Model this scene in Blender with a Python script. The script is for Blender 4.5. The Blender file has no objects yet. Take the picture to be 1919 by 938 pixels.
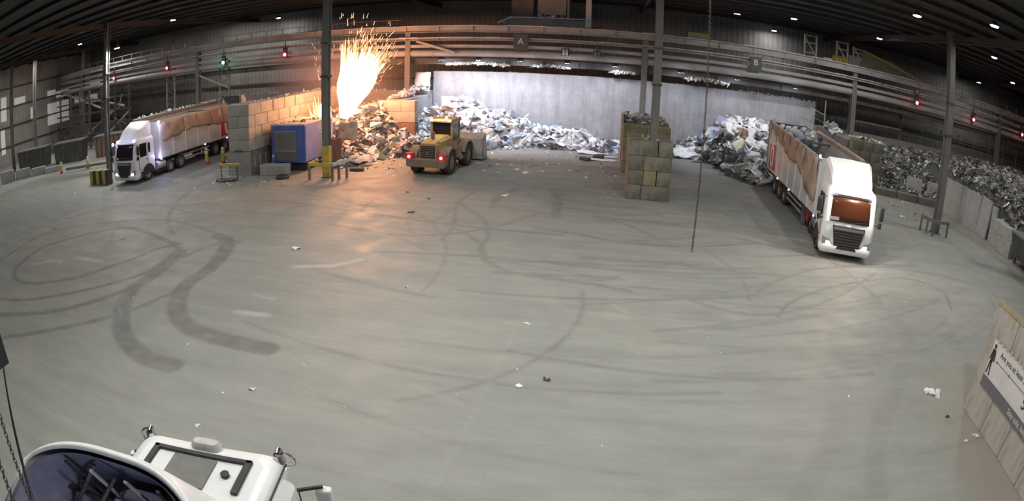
import bpy, math, random, mathutils
import numpy as np
from mathutils import Vector, Matrix, Euler
R=random.Random(7)
COL=bpy.context.scene.collection
PI=math.pi
# ---------------------------------------------------------------- helpers
class MB:
    def __init__(s): s.v=[];s.f=[];s.c=[];s.s=[];s.m=[]
    def add(s,vs,fs,col=None,smooth=False,mi=0):
        o=len(s.v); s.v+= [tuple(p) for p in vs]
        for f in fs:
            s.f.append(tuple(i+o for i in f)); s.c.append(col); s.s.append(smooth); s.m.append(mi)
        return s
    def box(s,x0,x1,y0,y1,z0,z1,col=None,mi=0,M=None):
        vs=[Vector((x,y,z)) for z in (z0,z1) for x,y in ((x0,y0),(x1,y0),(x1,y1),(x0,y1))]
        if M is not None: vs=[M@p for p in vs]
        return s.add(vs,[(3,2,1,0),(4,5,6,7),(0,1,5,4),(1,2,6,5),(2,3,7,6),(3,0,4,7)],col,False,mi)
    def cyl(s,p0,p1,r0,r1=None,n=12,col=None,mi=0,caps=True,smooth=True):
        r1=r0 if r1 is None else r1
        p0=Vector(p0);p1=Vector(p1); d=(p1-p0).normalized()
        a=d.orthogonal().normalized(); b=d.cross(a)
        vs=[p+ (a*math.cos(t)+b*math.sin(t))*r for p,r in ((p0,r0),(p1,r1)) for t in [2*PI*i/n for i in range(n)]]
        s.add(vs,[(i,(i+1)%n,n+(i+1)%n,n+i) for i in range(n)],col,smooth,mi)
        if caps: s.add(vs,[tuple(range(n))[::-1],tuple(range(n,2*n))],col,False,mi)
        return s
    def beam(s,p0,p1,w,h,col=None,mi=0):
        p0=Vector(p0);p1=Vector(p1); d=p1-p0; L=d.length; d.normalize()
        up=Vector((0,0,1)) if abs(d.z)<.95 else Vector((0,1,0))
        x=d.cross(up).normalized(); z=x.cross(d)
        M=Matrix((x,d,z)).transposed().to_4x4(); M.translation=p0
        return s.box(-w/2,w/2,0,L,-h/2,h/2,col,mi,M)
    def loft(s,rings,col=None,smooth=True,mi=0,cap0=True,cap1=True,closed=True):
        n=len(rings[0]); vs=[p for r in rings for p in r]; fs=[]
        for k in range(len(rings)-1):
            for i in range(n if closed else n-1):
                j=(i+1)%n; fs.append((k*n+i,k*n+j,(k+1)*n+j,(k+1)*n+i))
        s.add(vs,fs,col,smooth,mi)
        if cap0: s.add(rings[0],[tuple(range(n))[::-1]],col,False,mi)
        if cap1: s.add(rings[-1],[tuple(range(n))],col,False,mi)
        return s
    def prism(s,poly,a0,a1,axis='x',col=None,mi=0):
        def P(a,u,v): return {'x':(a,u,v),'y':(u,a,v),'z':(u,v,a)}[axis]
        n=len(poly); vs=[P(a0,*p) for p in poly]+[P(a1,*p) for p in poly]
        s.add(vs,[(i,(i+1)%n,n+(i+1)%n,n+i) for i in range(n)]+[tuple(range(n))[::-1],tuple(range(n,2*n))],col,False,mi)
        return s
    def ibeam(s,p0,p1,w=.4,h=.4,t=.03,mi=0):     # H section along p0-p1
        p0=Vector(p0);p1=Vector(p1); d=p1-p0; L=d.length; d.normalize()
        up=Vector((0,0,1)) if abs(d.z)<.95 else Vector((0,1,0))
        x=d.cross(up).normalized(); z=x.cross(d)
        M=Matrix((x,d,z)).transposed().to_4x4(); M.translation=p0
        s.box(-w/2,w/2,0,L,h/2-t,h/2,mi=mi,M=M); s.box(-w/2,w/2,0,L,-h/2,-h/2+t,mi=mi,M=M); s.box(-t/2,t/2,0,L,-h/2+t,h/2-t,mi=mi,M=M)
        return s
    def mesh(s,name,mats):
        me=bpy.data.meshes.new(name); me.from_pydata(s.v,[],s.f)
        for m in (mats if isinstance(mats,(list,tuple)) else [mats]): me.materials.append(m)
        me.polygons.foreach_set('use_smooth',s.s); me.polygons.foreach_set('material_index',s.m)
        if any(c is not None for c in s.c):
            a=me.color_attributes.new('Col','FLOAT_COLOR','CORNER'); buf=[]
            for f,c in zip(s.f,s.c):
                c=c or (.5,.5,.5); buf+= [c[0],c[1],c[2],1.]*len(f)
            a.data.foreach_set('color',buf)
        me.update(); return me
    def build(s,name,mats,parent=None,bevel=0,solid=0,loc=None,rot=None,subd=0):
        o=bpy.data.objects.new(name,s.mesh(name,mats)); COL.objects.link(o)
        if parent is not None: o.parent=parent
        if loc is not None: o.location=loc
        if rot is not None: o.rotation_euler=rot
        if solid: m=o.modifiers.new('solid','SOLIDIFY'); m.thickness=solid; m.offset=0
        if bevel:
            m=o.modifiers.new('bevel','BEVEL'); m.width=bevel; m.segments=2; m.limit_method='ANGLE'; m.angle_limit=math.radians(40)
        return o
def tag(o,label,cat,group=None,kind=None):
    o['label']=label; o['category']=cat
    if group: o['group']=group
    if kind: o['kind']=kind
    return o
def struct(o,label=None):
    o['kind']='structure'
    if label: o['label']=label
    return o
def thing(name,label,cat,loc=(0,0,0),rz=0,group=None):
    o=bpy.data.objects.new(name,None); COL.objects.link(o); o.location=loc; o.rotation_euler=(0,0,rz)
    o.empty_display_size=.3
    return tag(o,label,cat,group)
def copy_tree(o,parent=None):
    c=o.copy(); COL.objects.link(c)
    if parent: c.parent=parent
    for ch in list(o.children): copy_tree(ch,c)
    return c
# ---------------------------------------------------------------- materials
def newmat(name):
    m=bpy.data.materials.new(name); m.use_nodes=True; nt=m.node_tree
    return m,nt,nt.nodes['Principled BSDF']
def N(nt,t,**k):
    n=nt.nodes.new(t)
    for a,b in k.items():
        if a in n.inputs: n.inputs[a].default_value=b
        else: setattr(n,a,b)
    return n
def ramp(nt,src,stops):
    r=nt.nodes.new('ShaderNodeValToRGB'); e=r.color_ramp.elements
    e[0].position,e[0].color=stops[0][0],(*stops[0][1],1)
    e[1].position,e[1].color=stops[-1][0],(*stops[-1][1],1)
    for p,c in stops[1:-1]:
        q=e.new(p); q.color=(*c,1)
    nt.links.new(src,r.inputs[0]); return r
def mixc(nt,fac,a,b,mode='MIX'):
    m=nt.nodes.new('ShaderNodeMix'); m.data_type='RGBA'; m.blend_type=mode
    for s,i in ((fac,0),(a,6),(b,7)):
        if hasattr(s,'links') or hasattr(s,'node'): nt.links.new(s,m.inputs[i])
        elif i==0: m.inputs[0].default_value=s
        else: m.inputs[i].default_value=(*s,1)
    return m.outputs[2]
def dirty(name,base,dirt=(.12,.1,.08),amt=.5,scale=1.5,rough=.7,metal=0,stretch=(1,1,1),bump=.0,vcol=False,objrand=0,spec=.5):
    m,nt,b=newmat(name); tc=N(nt,'ShaderNodeTexCoord'); mp=N(nt,'ShaderNodeMapping'); mp.inputs['Scale'].default_value=stretch
    nt.links.new(tc.outputs['Object'],mp.inputs[0])
    n=N(nt,'ShaderNodeTexNoise',Scale=scale,Detail=8.0,Roughness=.65); nt.links.new(mp.outputs[0],n.inputs['Vector'])
    r=ramp(nt,n.outputs[0],[(.42,(0,0,0)),(.68,(1,1,1))])
    ma=N(nt,'ShaderNodeMath',operation='MULTIPLY'); nt.links.new(r.outputs[0],ma.inputs[0]); ma.inputs[1].default_value=amt
    if vcol:
        at=N(nt,'ShaderNodeAttribute',attribute_name='Col'); base=at.outputs['Color']
    if objrand:
        oi=N(nt,'ShaderNodeObjectInfo'); rr=ramp(nt,oi.outputs['Random'],[(0,(1-objrand,)*3),(1,(1+objrand,)*3)])
        base=mixc(nt,1.0,base,rr.outputs[0],'MULTIPLY')
    c=mixc(nt,ma.outputs[0],base,dirt); nt.links.new(c,b.inputs['Base Color'])
    b.inputs['Roughness'].default_value=rough; b.inputs['Metallic'].default_value=metal; b.inputs['Specular IOR Level'].default_value=spec
    if bump:
        bp=N(nt,'ShaderNodeBump',Strength=bump,Distance=.05); nt.links.new(n.outputs[0],bp.inputs['Height']); nt.links.new(bp.outputs[0],b.inputs['Normal'])
    return m
def emis(name,col,st):
    m,nt,b=newmat(name); b.inputs['Emission Color'].default_value=(*col,1); b.inputs['Emission Strength'].default_value=st
    b.inputs['Base Color'].default_value=(*col,1); return m
def corrug(name,base,dirt,period=.25,rough=.6,axis='X',amt=.5,panel=None):
    m,nt,b=newmat(name); tc=N(nt,'ShaderNodeTexCoord')
    w=N(nt,'ShaderNodeTexWave',wave_type='BANDS',bands_direction=axis,Scale=1/period*.314,Distortion=0.0)
    nt.links.new(tc.outputs['Object'],w.inputs['Vector'])
    n=N(nt,'ShaderNodeTexNoise',Scale=.35,Detail=6.0); nt.links.new(tc.outputs['Object'],n.inputs['Vector'])
    r=ramp(nt,n.outputs[0],[(.35,(0,0,0)),(.7,(1,1,1))])
    c=mixc(nt,r.outputs[0],base,dirt)
    dk=ramp(nt,w.outputs[0],[(.0,(.74,.74,.74)),(.4,(1,1,1))])
    c=mixc(nt,.8,c,dk.outputs[0],'MULTIPLY')
    nt.links.new(c,b.inputs['Base Color']); b.inputs['Roughness'].default_value=rough
    bp=N(nt,'ShaderNodeBump',Strength=.6,Distance=.04); nt.links.new(w.outputs[0],bp.inputs['Height']); nt.links.new(bp.outputs[0],b.inputs['Normal'])
    return m
M={}
M['steel']=dirty('grey_steel',(.165,.165,.158),(.09,.085,.08),.6,1.2,.6,stretch=(1,1,.3))
M['steel_l']=dirty('dusty_light_steel',(.33,.33,.32),(.16,.155,.15),.7,1.0,.65,stretch=(.3,1,1))
M['steel_d']=dirty('dark_steel',(.06,.06,.058),(.12,.115,.11),.6,1.0,.7)
M['dust']=dirty('pale_dust',(.55,.54,.52),(.25,.24,.22),.6,2.,.95,bump=.5)
M['rust']=dirty('rusty_plate',(.26,.15,.10),(.12,.07,.05),.7,1.6,.7,stretch=(3,3,.3))
M['conc']=dirty('bare_concrete',(.36,.355,.34),(.2,.195,.18),.6,.8,.85,bump=.2)
M['conc_d']=dirty('dark_concrete',(.17,.165,.155),(.08,.075,.07),.6,.8,.85,bump=.2)
M['block_b']=dirty('beige_block',(.38,.365,.335),(.25,.225,.19),.6,1.2,.85,bump=.25,objrand=.10)
M['block_g']=dirty('grey_brown_block',(.21,.195,.16),(.075,.066,.05),.9,1.1,.85,bump=.25,objrand=.14)
M['block_y']=dirty('yellow_stained_block',(.29,.25,.14),(.14,.12,.08),.85,1.6,.85,bump=.25,objrand=.14)
M['blockside']=dirty('slotted_dark_steel',(.13,.12,.10),(.05,.05,.045),.6,1.4,.7)
M['yellow']=dirty('worn_yellow_paint',(.52,.42,.08),(.2,.16,.08),.5,3.,.5)
M['loader']=dirty('loader_yellow',(.46,.31,.09),(.24,.19,.14),.9,1.3,.6)
M['loader_g']=dirty('dusty_brown_panel',(.26,.2,.15),(.12,.09,.07),.6,2.,.7)
M['white']=dirty('white_paint',(.78,.79,.8),(.5,.5,.48),.35,1.2,.35)
M['white_d']=dirty('grubby_white_panel',(.62,.62,.61),(.42,.41,.39),.6,.7,.5,stretch=(1,.4,2))
M['tan']=dirty('tan_canvas',(.42,.335,.275),(.2,.155,.13),.8,1.1,.9,bump=.5)
M['black']=dirty('black_plastic',(.025,.025,.027),(.06,.058,.055),.5,3.,.6)
M['rubber']=dirty('tyre_rubber',(.035,.034,.033),(.11,.1,.09),.6,3.,.85)
M['rim']=dirty('dull_rim',(.45,.45,.44),(.2,.18,.16),.6,6.,.5,metal=.3)
M['blue']=dirty('blue_paint',(.07,.12,.42),(.2,.22,.36),.5,1.2,.5)
M['blue_l']=dirty('pale_blue_paint',(.27,.29,.56),(.4,.4,.5),.5,1.2,.6)
M['grille']=dirty('grey_mesh',(.17,.17,.16),(.1,.1,.09),.5,6.,.7)
M['bucket']=dirty('bucket_steel',(.36,.40,.4),(.2,.2,.19),.5,1.5,.5,metal=.2)
M['red']=dirty('red_paint',(.5,.05,.06),(.4,.1,.1),.3,3.,.5)
M['wood']=dirty('weathered_wood',(.36,.3,.2),(.2,.16,.1),.6,5.,.8)
M['signconc']=dirty('streaked_concrete',(.40,.39,.36),(.20,.185,.13),.85,2.2,.85,stretch=(1,1,.4),bump=.2)
M['signdark']=dirty('dark_sign',(.05,.055,.06),(.1,.1,.1),.3,3.,.6)
M['ink']=dirty('black_ink',(.03,.03,.03),(.05,.05,.05),.2,3.,.7)
M['letter']=dirty('pale_letter',(.6,.6,.6),(.4,.4,.4),.2,3.,.7)
M['banner']=dirty('grey_white_banner',(.62,.62,.63),(.48,.46,.44),.5,1.2,.6)
M['torn']=dirty('salmon_torn_edge',(.45,.36,.35),(.35,.3,.29),.5,3.,.8)
M['band']=dirty('dark_grey_band',(.13,.13,.15),(.2,.2,.2),.3,2.,.6)
M['debris']=dirty('debris',(.5,.5,.5),(.1,.1,.1),.25,3.,.85,vcol=True)
M['corr']=corrug('corrugated_cladding',(.27,.26,.25),(.19,.18,.17),.6)
M['corr_y']=corrug('corrugated_cladding_side',(.42,.405,.38),(.28,.27,.25),.6,axis='Y')
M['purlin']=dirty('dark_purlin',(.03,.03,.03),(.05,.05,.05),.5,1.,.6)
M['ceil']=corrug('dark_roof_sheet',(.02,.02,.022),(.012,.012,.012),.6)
M['skylit']=emis('daylit_sheet',(.8,.8,.76),.17)
M['lamp']=emis('lamp_glow',(.85,.88,1.),60)
M['headl']=emis('cold_headlight',(.75,.75,1.),14)
M['markl']=emis('cold_marker_lamp',(.6,.58,1.),30)
M['redl']=emis('red_signal',(1,.06,.08),22); M['grnl']=emis('green_signal',(.15,1,.6),14)
M['orangel']=emis('orange_beacon',(1,.36,.06),40)
M['tail']=emis('red_tail_lamp',(1,.25,.2),10)
m,nt,b=newmat('dark_glass'); b.inputs['Base Color'].default_value=(.02,.015,.018,1); b.inputs['Roughness'].default_value=.12; M['glass']=m
m,nt,b=newmat('amber_reflection_glass'); b.inputs['Base Color'].default_value=(.06,.02,.01,1); b.inputs['Roughness'].default_value=.2; M['glass_o']=m  # orange of the beacon's reflection put into the glass colour
m,nt,b=newmat('chrome'); b.inputs['Base Color'].default_value=(.6,.6,.62,1); b.inputs['Metallic'].default_value=1; b.inputs['Roughness'].default_value=.2; M['chrome']=m
def pushwall_mat(name,base,dk):
    m,nt,b=newmat(name); tc=N(nt,'ShaderNodeTexCoord')
    def noi(sc,st,det=8.):
        mp=N(nt,'ShaderNodeMapping'); mp.inputs['Scale'].default_value=st; nt.links.new(tc.outputs['Object'],mp.inputs[0])
        n=N(nt,'ShaderNodeTexNoise',Scale=sc,Detail=det,Roughness=.7); nt.links.new(mp.outputs[0],n.inputs['Vector']); return n
    n1=noi(.25,(1,1,1.3)); n2=noi(1.6,(1,1,.18)); n3=noi(3.5,(1,1,1)); n4=noi(.8,(1,1,3))
    r1=ramp(nt,n1.outputs[0],[(.38,(0,0,0)),(.62,(1,1,1))]); r2=ramp(nt,n2.outputs[0],[(.42,(0,0,0)),(.7,(1,1,1))]); r3=ramp(nt,n3.outputs[0],[(.56,(0,0,0)),(.7,(1,1,1))])
    c=mixc(nt,r1.outputs[0],base,tuple(.55*a+.45*q for a,q in zip(base,dk)))
    f=N(nt,'ShaderNodeMath',operation='MULTIPLY'); nt.links.new(r2.outputs[0],f.inputs[0]); f.inputs[1].default_value=.55
    c=mixc(nt,f.outputs[0],c,dk)
    f=N(nt,'ShaderNodeMath',operation='MULTIPLY'); nt.links.new(r3.outputs[0],f.inputs[0]); f.inputs[1].default_value=.35
    c=mixc(nt,f.outputs[0],c,tuple(min(1,a*1.5) for a in base))
    r4=ramp(nt,n4.outputs[0],[(.62,(0,0,0)),(.75,(1,1,1))])
    f=N(nt,'ShaderNodeMath',operation='MULTIPLY'); nt.links.new(r4.outputs[0],f.inputs[0]); f.inputs[1].default_value=.6
    c=mixc(nt,f.outputs[0],c,tuple(a*.5 for a in dk))
    nt.links.new(c,b.inputs['Base Color']); b.inputs['Roughness'].default_value=.85
    bp=N(nt,'ShaderNodeBump',Strength=.3,Distance=.05); nt.links.new(n3.outputs[0],bp.inputs['Height']); nt.links.new(bp.outputs[0],b.inputs['Normal'])
    return m
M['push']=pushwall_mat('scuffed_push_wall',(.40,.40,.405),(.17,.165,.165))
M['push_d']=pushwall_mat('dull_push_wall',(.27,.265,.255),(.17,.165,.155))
# ---------------------------------------------------------------- floor
TRACKS=[
 (0.32,.8,[(-17.4,18.9),(-19.2,20.0),(-20.7,20.6),(-23.2,21.4),(-24.8,21.4),(-26.7,19.9),(-27.9,18.1),(-28.3,16.9),(-27.8,15.4),(-27.2,14.2),(-26.4,13.5),(-25.3,13.1),(-24.0,13.1),(-22.7,13.7),(-21.6,14.5),(-20.9,15.4),(-20.4,16.6),(-19.8,17.9),(-19.6,19.1),(-18.8,20.1)]),
 (0.3,.8,[(-25.4,10.8),(-24.2,11.1),(-22.5,11.6),(-20.8,12.7),(-19.5,13.9),(-18.4,15.3),(-17.9,16.2),(-17.8,17.1),(-18.0,18.7),(-17.8,19.2)]),
 (0.4,.8,[(-23.1,9.5),(-22.3,10.0),(-20.4,11.0),(-19.0,12.0),(-18.0,13.3),(-17.3,14.8),(-17.2,16.4),(-17.4,18.0),(-17.8,18.9)]),
 (0.32,.75,[(-20.8,8.2),(-20.1,8.7),(-18.7,9.8),(-17.5,10.9),(-16.3,12.2),(-15.6,13.3),(-15.1,14.8),(-14.7,15.6)]),
 (0.75,.85,[(-18.0,19.1),(-17.5,17.4),(-17.2,15.9),(-17.2,15.0),(-16.6,13.8),(-15.7,12.7),(-14.8,11.8),(-13.6,11.1),(-12.4,10.7),(-11.3,10.7)]),
 (0.75,.85,[(-17.5,21.7),(-16.4,21.0),(-15.5,19.4),(-15.0,17.6),(-15.0,16.2),(-14.5,15.0),(-13.7,13.9),(-12.6,13.1),(-11.4,12.8),(-10.1,12.7),(-9.0,12.7)]),
 (0.14,.7,[(-31.6,22.3),(-31.4,23.3),(-30.2,25.0),(-27.7,25.8),(-25.2,25.9),(-22.1,24.9)]),
 (0.25,.6,[(-30.0,14.4),(-30.9,18.0),(-29.8,20.3),(-26.1,22.5),(-22.8,23.3),(-20.0,22.8),(-17.8,22.0)]),
 (0.2,.5,[(-33.2,16.2),(-33.7,19.1),(-32.3,21.7),(-30.3,23.9),(-28.6,26.2)]),
 (0.3,.6,[(-17.2,18.6),(-17.1,19.7),(-16.7,20.6),(-15.8,21.1)]),
 (0.1,.8,[(6.5,18.3),(7.3,19.6),(9.0,21.1),(12.1,22.8),(15.2,23.6),(16.8,22.3),(16.0,20.0)]),
 (0.1,.8,[(9.0,23.6),(13.8,25.0),(18.1,24.6),(20.8,22.8),(20.8,20.4)]),
 (0.1,.6,[(5.6,19.8),(7.9,22.4),(11.0,24.4),(14.8,25.6)]),
 (0.22,.5,[(-7.6,30.0),(-5.7,27.3),(-4.9,24.8),(-4.8,22.6),(-3.8,21.0),(-2.5,20.4),(-0.3,20.1),(1.2,19.7)]),
 (0.2,.6,[(-3.1,26.6),(-0.8,25.9),(1.3,25.3),(4.3,25.6),(7.8,27.1)]),
 (0.5,.6,[(-3.1,34.5),(-2.6,32.6),(-2.3,28.7)]),(0.45,.5,[(-5.0,34),(-5.8,31.6),(-5.6,29.5)]),
 (0.2,.5,[(-7.1,34.0),(-7.6,30.0),(-6.8,26.1),(-6.7,23.6)]),
 (0.15,.5,[(-4.6,29.1),(-0.8,29.2),(3.5,31.1)]),
 (0.2,.5,[(-12.6,24.6),(-8.5,23.9),(-5.4,25.5),(-3.2,29.0)]),
 (0.12,.5,[(-28.5,29.0),(-22.6,31.1),(-15.0,29.5),(-12.1,28.9)]),
 (0.15,.5,[(-24.4,26.1),(-18.6,28.2),(-12.8,27.1)]),
 (0.6,.2,[(11.8,20.7),(11.6,16.8),(8.0,11.5),(6.8,8.6)]),
 (0.6,.15,[(8.8,18.3),(7.8,14.4),(6.3,11.1),(4.8,8.8)]),
 (0.12,.6,[(3.1,19.4),(5.8,18.4),(9.5,20.4),(13.4,24.1)]),
 (0.13,.6,[(-9.1,21.5),(-4.7,22.0),(-0.4,21.8),(3.8,21.6),(6.6,22.2)]),
]
def make_floor():
    xs=np.concatenate([np.arange(-92,-32,.4),np.arange(-32,22,.09),np.arange(22,68.2,.4)])
    ys=np.concatenate([np.arange(-14,5,1.),np.arange(5,30,.11),np.arange(30,64.3,.3)])
    nx,ny=len(xs),len(ys); X,Y=np.meshgrid(xs,ys); co=np.zeros((nx*ny,3),np.float32); co[:,0]=X.ravel(); co[:,1]=Y.ravel()
    me=bpy.data.meshes.new('floor'); me.vertices.add(nx*ny); me.vertices.foreach_set('co',co.ravel())
    i=np.arange(nx-1)[None,:]+np.arange(ny-1)[:,None]*nx; q=np.stack([i,i+1,i+nx+1,i+nx],-1).reshape(-1,4)
    me.loops.add(q.size); me.loops.foreach_set('vertex_index',q.ravel().astype(np.int32))
    me.polygons.add(len(q)); me.polygons.foreach_set('loop_start',np.arange(0,q.size,4,dtype=np.int32)); me.polygons.foreach_set('loop_total',np.full(len(q),4,np.int32))
    me.update()
    mark=np.zeros((ny,nx),np.float32); pale=np.zeros((ny,nx),np.float32)
    def smooth(pts,k=6):
        P=[np.array(p,float) for p in pts]; P=[2*P[0]-P[1]]+P+[2*P[-1]-P[-2]]; out=[]
        for a in range(1,len(P)-2):
            for t in np.arange(0,1,1/k):
                out.append(.5*((2*P[a])+(-P[a-1]+P[a+1])*t+(2*P[a-1]-5*P[a]+4*P[a+1]-P[a+2])*t*t+(-P[a-1]+3*P[a]-3*P[a+1]+P[a+2])*t**3))
        out.append(P[-2]); return out
    rs=np.random.RandomState(3)
    def stroke(A,pts,w,s):
        tmp={}
        for a,c in zip(pts[:-1],pts[1:]):
            lo=np.minimum(a,c)-w-.3; hi=np.maximum(a,c)+w+.3
            x0,x1=np.searchsorted(xs,[lo[0],hi[0]]); y0,y1=np.searchsorted(ys,[lo[1],hi[1]])
            if x1<=x0 or y1<=y0: continue
            gx,gy=X[y0:y1,x0:x1],Y[y0:y1,x0:x1]; d=c-a; L=max(d@d,1e-9)
            t=np.clip(((gx-a[0])*d[0]+(gy-a[1])*d[1])/L,0,1); D=np.hypot(gx-a[0]-t*d[0],gy-a[1]-t*d[1])
            v=s*np.clip((w/2+.08-D)/.12,0,1)
            A[y0:y1,x0:x1]=np.maximum(A[y0:y1,x0:x1],v)
    for w,s,p in TRACKS: stroke(mark,smooth(p),w,s)
    for k in range(110):     # faint curved scuffs from turning tyres
        cx,cy=rs.uniform(-22,16),rs.uniform(14,34); r=rs.uniform(5,16); a0=rs.uniform(0,6.28); da=rs.uniform(.3,1.3)
        if rs.rand()<.6: cx,cy,r=rs.uniform(-6,8),rs.uniform(34,60),rs.uniform(12,35); a0=-1.57+rs.uniform(-.4,.3); da=rs.uniform(.1,.5)
        pts=[np.array([cx+r*math.cos(a),cy+r*math.sin(a)]) for a in np.linspace(a0,a0+da,14)]
        if min(p[1] for p in pts)<9: continue
        stroke(mark,pts,rs.choice([.08,.12,.25]),rs.uniform(.2,.6))
    for k in range(45):
        cx,cy=rs.uniform(-24,14),rs.uniform(10,30); a=rs.normal(0,.35); L=rs.uniform(.3,1.6); d=np.array([math.cos(a),math.sin(a)])*L
        stroke(pale,[np.array([cx,cy]),np.array([cx,cy])+d],rs.uniform(.04,.14),rs.uniform(.15,.4))
    for p in ([(-26.4,15.0),(-24.8,16.1),(-24.3,15.9)],[(-24.,16.7),(-23,16.8),(-21.6,16.8)],[(-11.5,19.),(-10.,19.5),(-9.2,20.4)],[(-11.4,14.6),(-10.2,14.7)]): stroke(pale,[np.array(q) for q in p],.3,.75)
    stroke(pale,[np.array((-2.3,15.8)),np.array((-2.6,10.)),np.array((-2.9,6.2))],.03,.2)
    stroke(pale,[np.array((-7.6,15.)),np.array((-8.6,11.))],.03,.15)
    # brown dusty apron by the sign wall, pale dust beside the edges of the yard
    def poly(A,P,s,fe=.35):
        P=np.array(P); x0,x1=np.searchsorted(xs,[P[:,0].min()-1,P[:,0].max()+1]); y0,y1=np.searchsorted(ys,[P[:,1].min()-1,P[:,1].max()+1])
        gx,gy=X[y0:y1,x0:x1],Y[y0:y1,x0:x1]; ins=np.zeros(gx.shape,bool); D=np.full(gx.shape,9.)
        for a,c in zip(P,np.roll(P,-1,0)):
            cr=((a[1]>gy)!=(c[1]>gy))&(gx<(c[0]-a[0])*(gy-a[1])/(c[1]-a[1]+1e-9)+a[0]); ins^=cr
            d=c-a; t=np.clip(((gx-a[0])*d[0]+(gy-a[1])*d[1])/(d@d),0,1); D=np.minimum(D,np.hypot(gx-a[0]-t*d[0],gy-a[1]-t*d[1]))
        v=np.where(ins,np.clip(D/fe,0,1),0)*s; A[y0:y1,x0:x1]=np.maximum(A[y0:y1,x0:x1],v)
    dust=np.zeros((ny,nx),np.float32)
    poly(dust,[(10.2,13.2),(11.2,14.5),(15.8,16.3),(30,18),(30,-5),(9.6,-5),(9.5,7),(9.8,11.4)],1.)
    poly(dust,[(21.5,44),(23.5,41),(24.8,39),(26.3,34.2),(26.6,29.6),(27,25.7),(40,20),(60,44)],.8,.6)
    poly(pale,[(-53,20),(-52.7,31),(-52.4,35),(-45.5,37.6),(-44,41),(-70,50),(-90,30),(-80,20)],.55,.8)
    dark_patch=np.zeros((ny,nx),np.float32)  # soft-edged darker areas of the floor
    poly(dark_patch,[(23,28.8),(27,26.8),(30,24),(27,23),(24,26),(22,27.5)],1.,1.2)
    poly(dark_patch,[(-19,33),(-14,36),(-3,38),(1,33.5),(-6,30.5),(-16,30)],.25,2)
    for nm,A in (('mark',mark),('pale',pale),('dust',dust),('dark_patch',dark_patch)):
        at=me.attributes.new(nm,'FLOAT','POINT'); at.data.foreach_set('value',A.ravel())
    o=bpy.data.objects.new('floor',me); COL.objects.link(o); struct(o,'grey concrete yard floor with curved tyre marks')
    m,nt,b=newmat('yard_concrete'); tc=N(nt,'ShaderNodeTexCoord')
    def noi(sc,st=(1,1,1),rot=0,det=8.,ro=.6):
        mp=N(nt,'ShaderNodeMapping'); mp.inputs['Scale'].default_value=st; mp.inputs['Rotation'].default_value=(0,0,rot); nt.links.new(tc.outputs['Object'],mp.inputs[0])
        n=N(nt,'ShaderNodeTexNoise',Scale=sc,Detail=det,Roughness=ro); nt.links.new(mp.outputs[0],n.inputs['Vector']); return n.outputs[0]
    a=ramp(nt,noi(.09),[(.3,(.232,.243,.226)),(.5,(.272,.279,.256)),(.7,(.312,.315,.286))]).outputs[0]
    s1=ramp(nt,noi(.7,(.25,1.6,1),.12),[(.35,(.72,.72,.72)),(.55,(1,1,1)),(.8,(1.22,1.22,1.2))]).outputs[0]
    s2=ramp(nt,noi(2.2,(.35,1.4,1),-.25),[(.3,(.8,.8,.8)),(.6,(1,1,1)),(.8,(1.15,1.15,1.15))]).outputs[0]
    s3=ramp(nt,noi(14.,det=4.),[(.3,(.93,.93,.93)),(.75,(1.06,1.06,1.06))]).outputs[0]
    c=mixc(nt,.42,a,s1,'MULTIPLY'); c=mixc(nt,.45,c,s2,'MULTIPLY'); c=mixc(nt,1.,c,s3,'MULTIPLY')
    def att(nm): return N(nt,'ShaderNodeAttribute',attribute_name=nm).outputs['Fac']
    def mul(x,k,y=None):
        q=N(nt,'ShaderNodeMath',operation='MULTIPLY'); nt.links.new(x,q.inputs[0])
        if y is not None: nt.links.new(y,q.inputs[1])
        else: q.inputs[1].default_value=k
        return q.outputs[0]
    brk=ramp(nt,noi(1.2,(1,1,1)),[(.3,(.45,)*3),(.6,(1,)*3)]).outputs[0]
    c=mixc(nt,mul(att('dust'),.8),c,(.27,.25,.21))
    c=mixc(nt,mul(att('dark_patch'),.75),c,(.07,.07,.065))
    c=mixc(nt,mul(mul(att('mark'),.8),0,brk),c,(.10,.10,.094))
    c=mixc(nt,mul(mul(att('pale'),.6),0,brk),c,(.5,.5,.48))
    nt.links.new(c,b.inputs['Base Color'])
    rr=ramp(nt,noi(.8),[(.35,(.5,)*3),(.7,(.72,)*3)]); nt.links.new(rr.outputs[0],b.inputs['Roughness'])
    bp=N(nt,'ShaderNodeBump',Strength=.15,Distance=.02); nt.links.new(noi(5.),bp.inputs['Height']); nt.links.new(bp.outputs[0],b.inputs['Normal'])
    me.materials.append(m)
make_floor()
# ---------------------------------------------------------------- shell
CZ=13.8
def wallbox(name,x0,x1,y0,y1,z0,z1,mat,label=None,bevel=0):
    # local origin at the corner so object textures follow the wall
    o=MB().box(0,x1-x0,0,y1-y0,0,z1-z0).build(name,mat,loc=(x0,y0,z0),bevel=bevel); return struct(o,label)
wallbox('wall_back',-90,66.3,62,62.3,0,CZ,M['corr'],'dark corrugated cladding across the back of the hall')
wallbox('wall_left',-78.3,-78,-14,62,0,CZ,M['corr_y'],'dim panelled cladding at the left end of the hall')
wallbox('wall_right',66,66.3,-14,62,0,CZ,M['corr_y'])
wallbox('wall_front',-90,66.3,-14.3,-14,0,CZ,M['corr'])
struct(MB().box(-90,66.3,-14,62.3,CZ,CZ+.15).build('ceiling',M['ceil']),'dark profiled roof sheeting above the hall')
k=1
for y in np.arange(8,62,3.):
    struct(MB().beam((-78,y,CZ-.12),(66,y,CZ-.12),.09,.22).build('trim_%d'%k,M['purlin'])); k+=1
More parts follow.
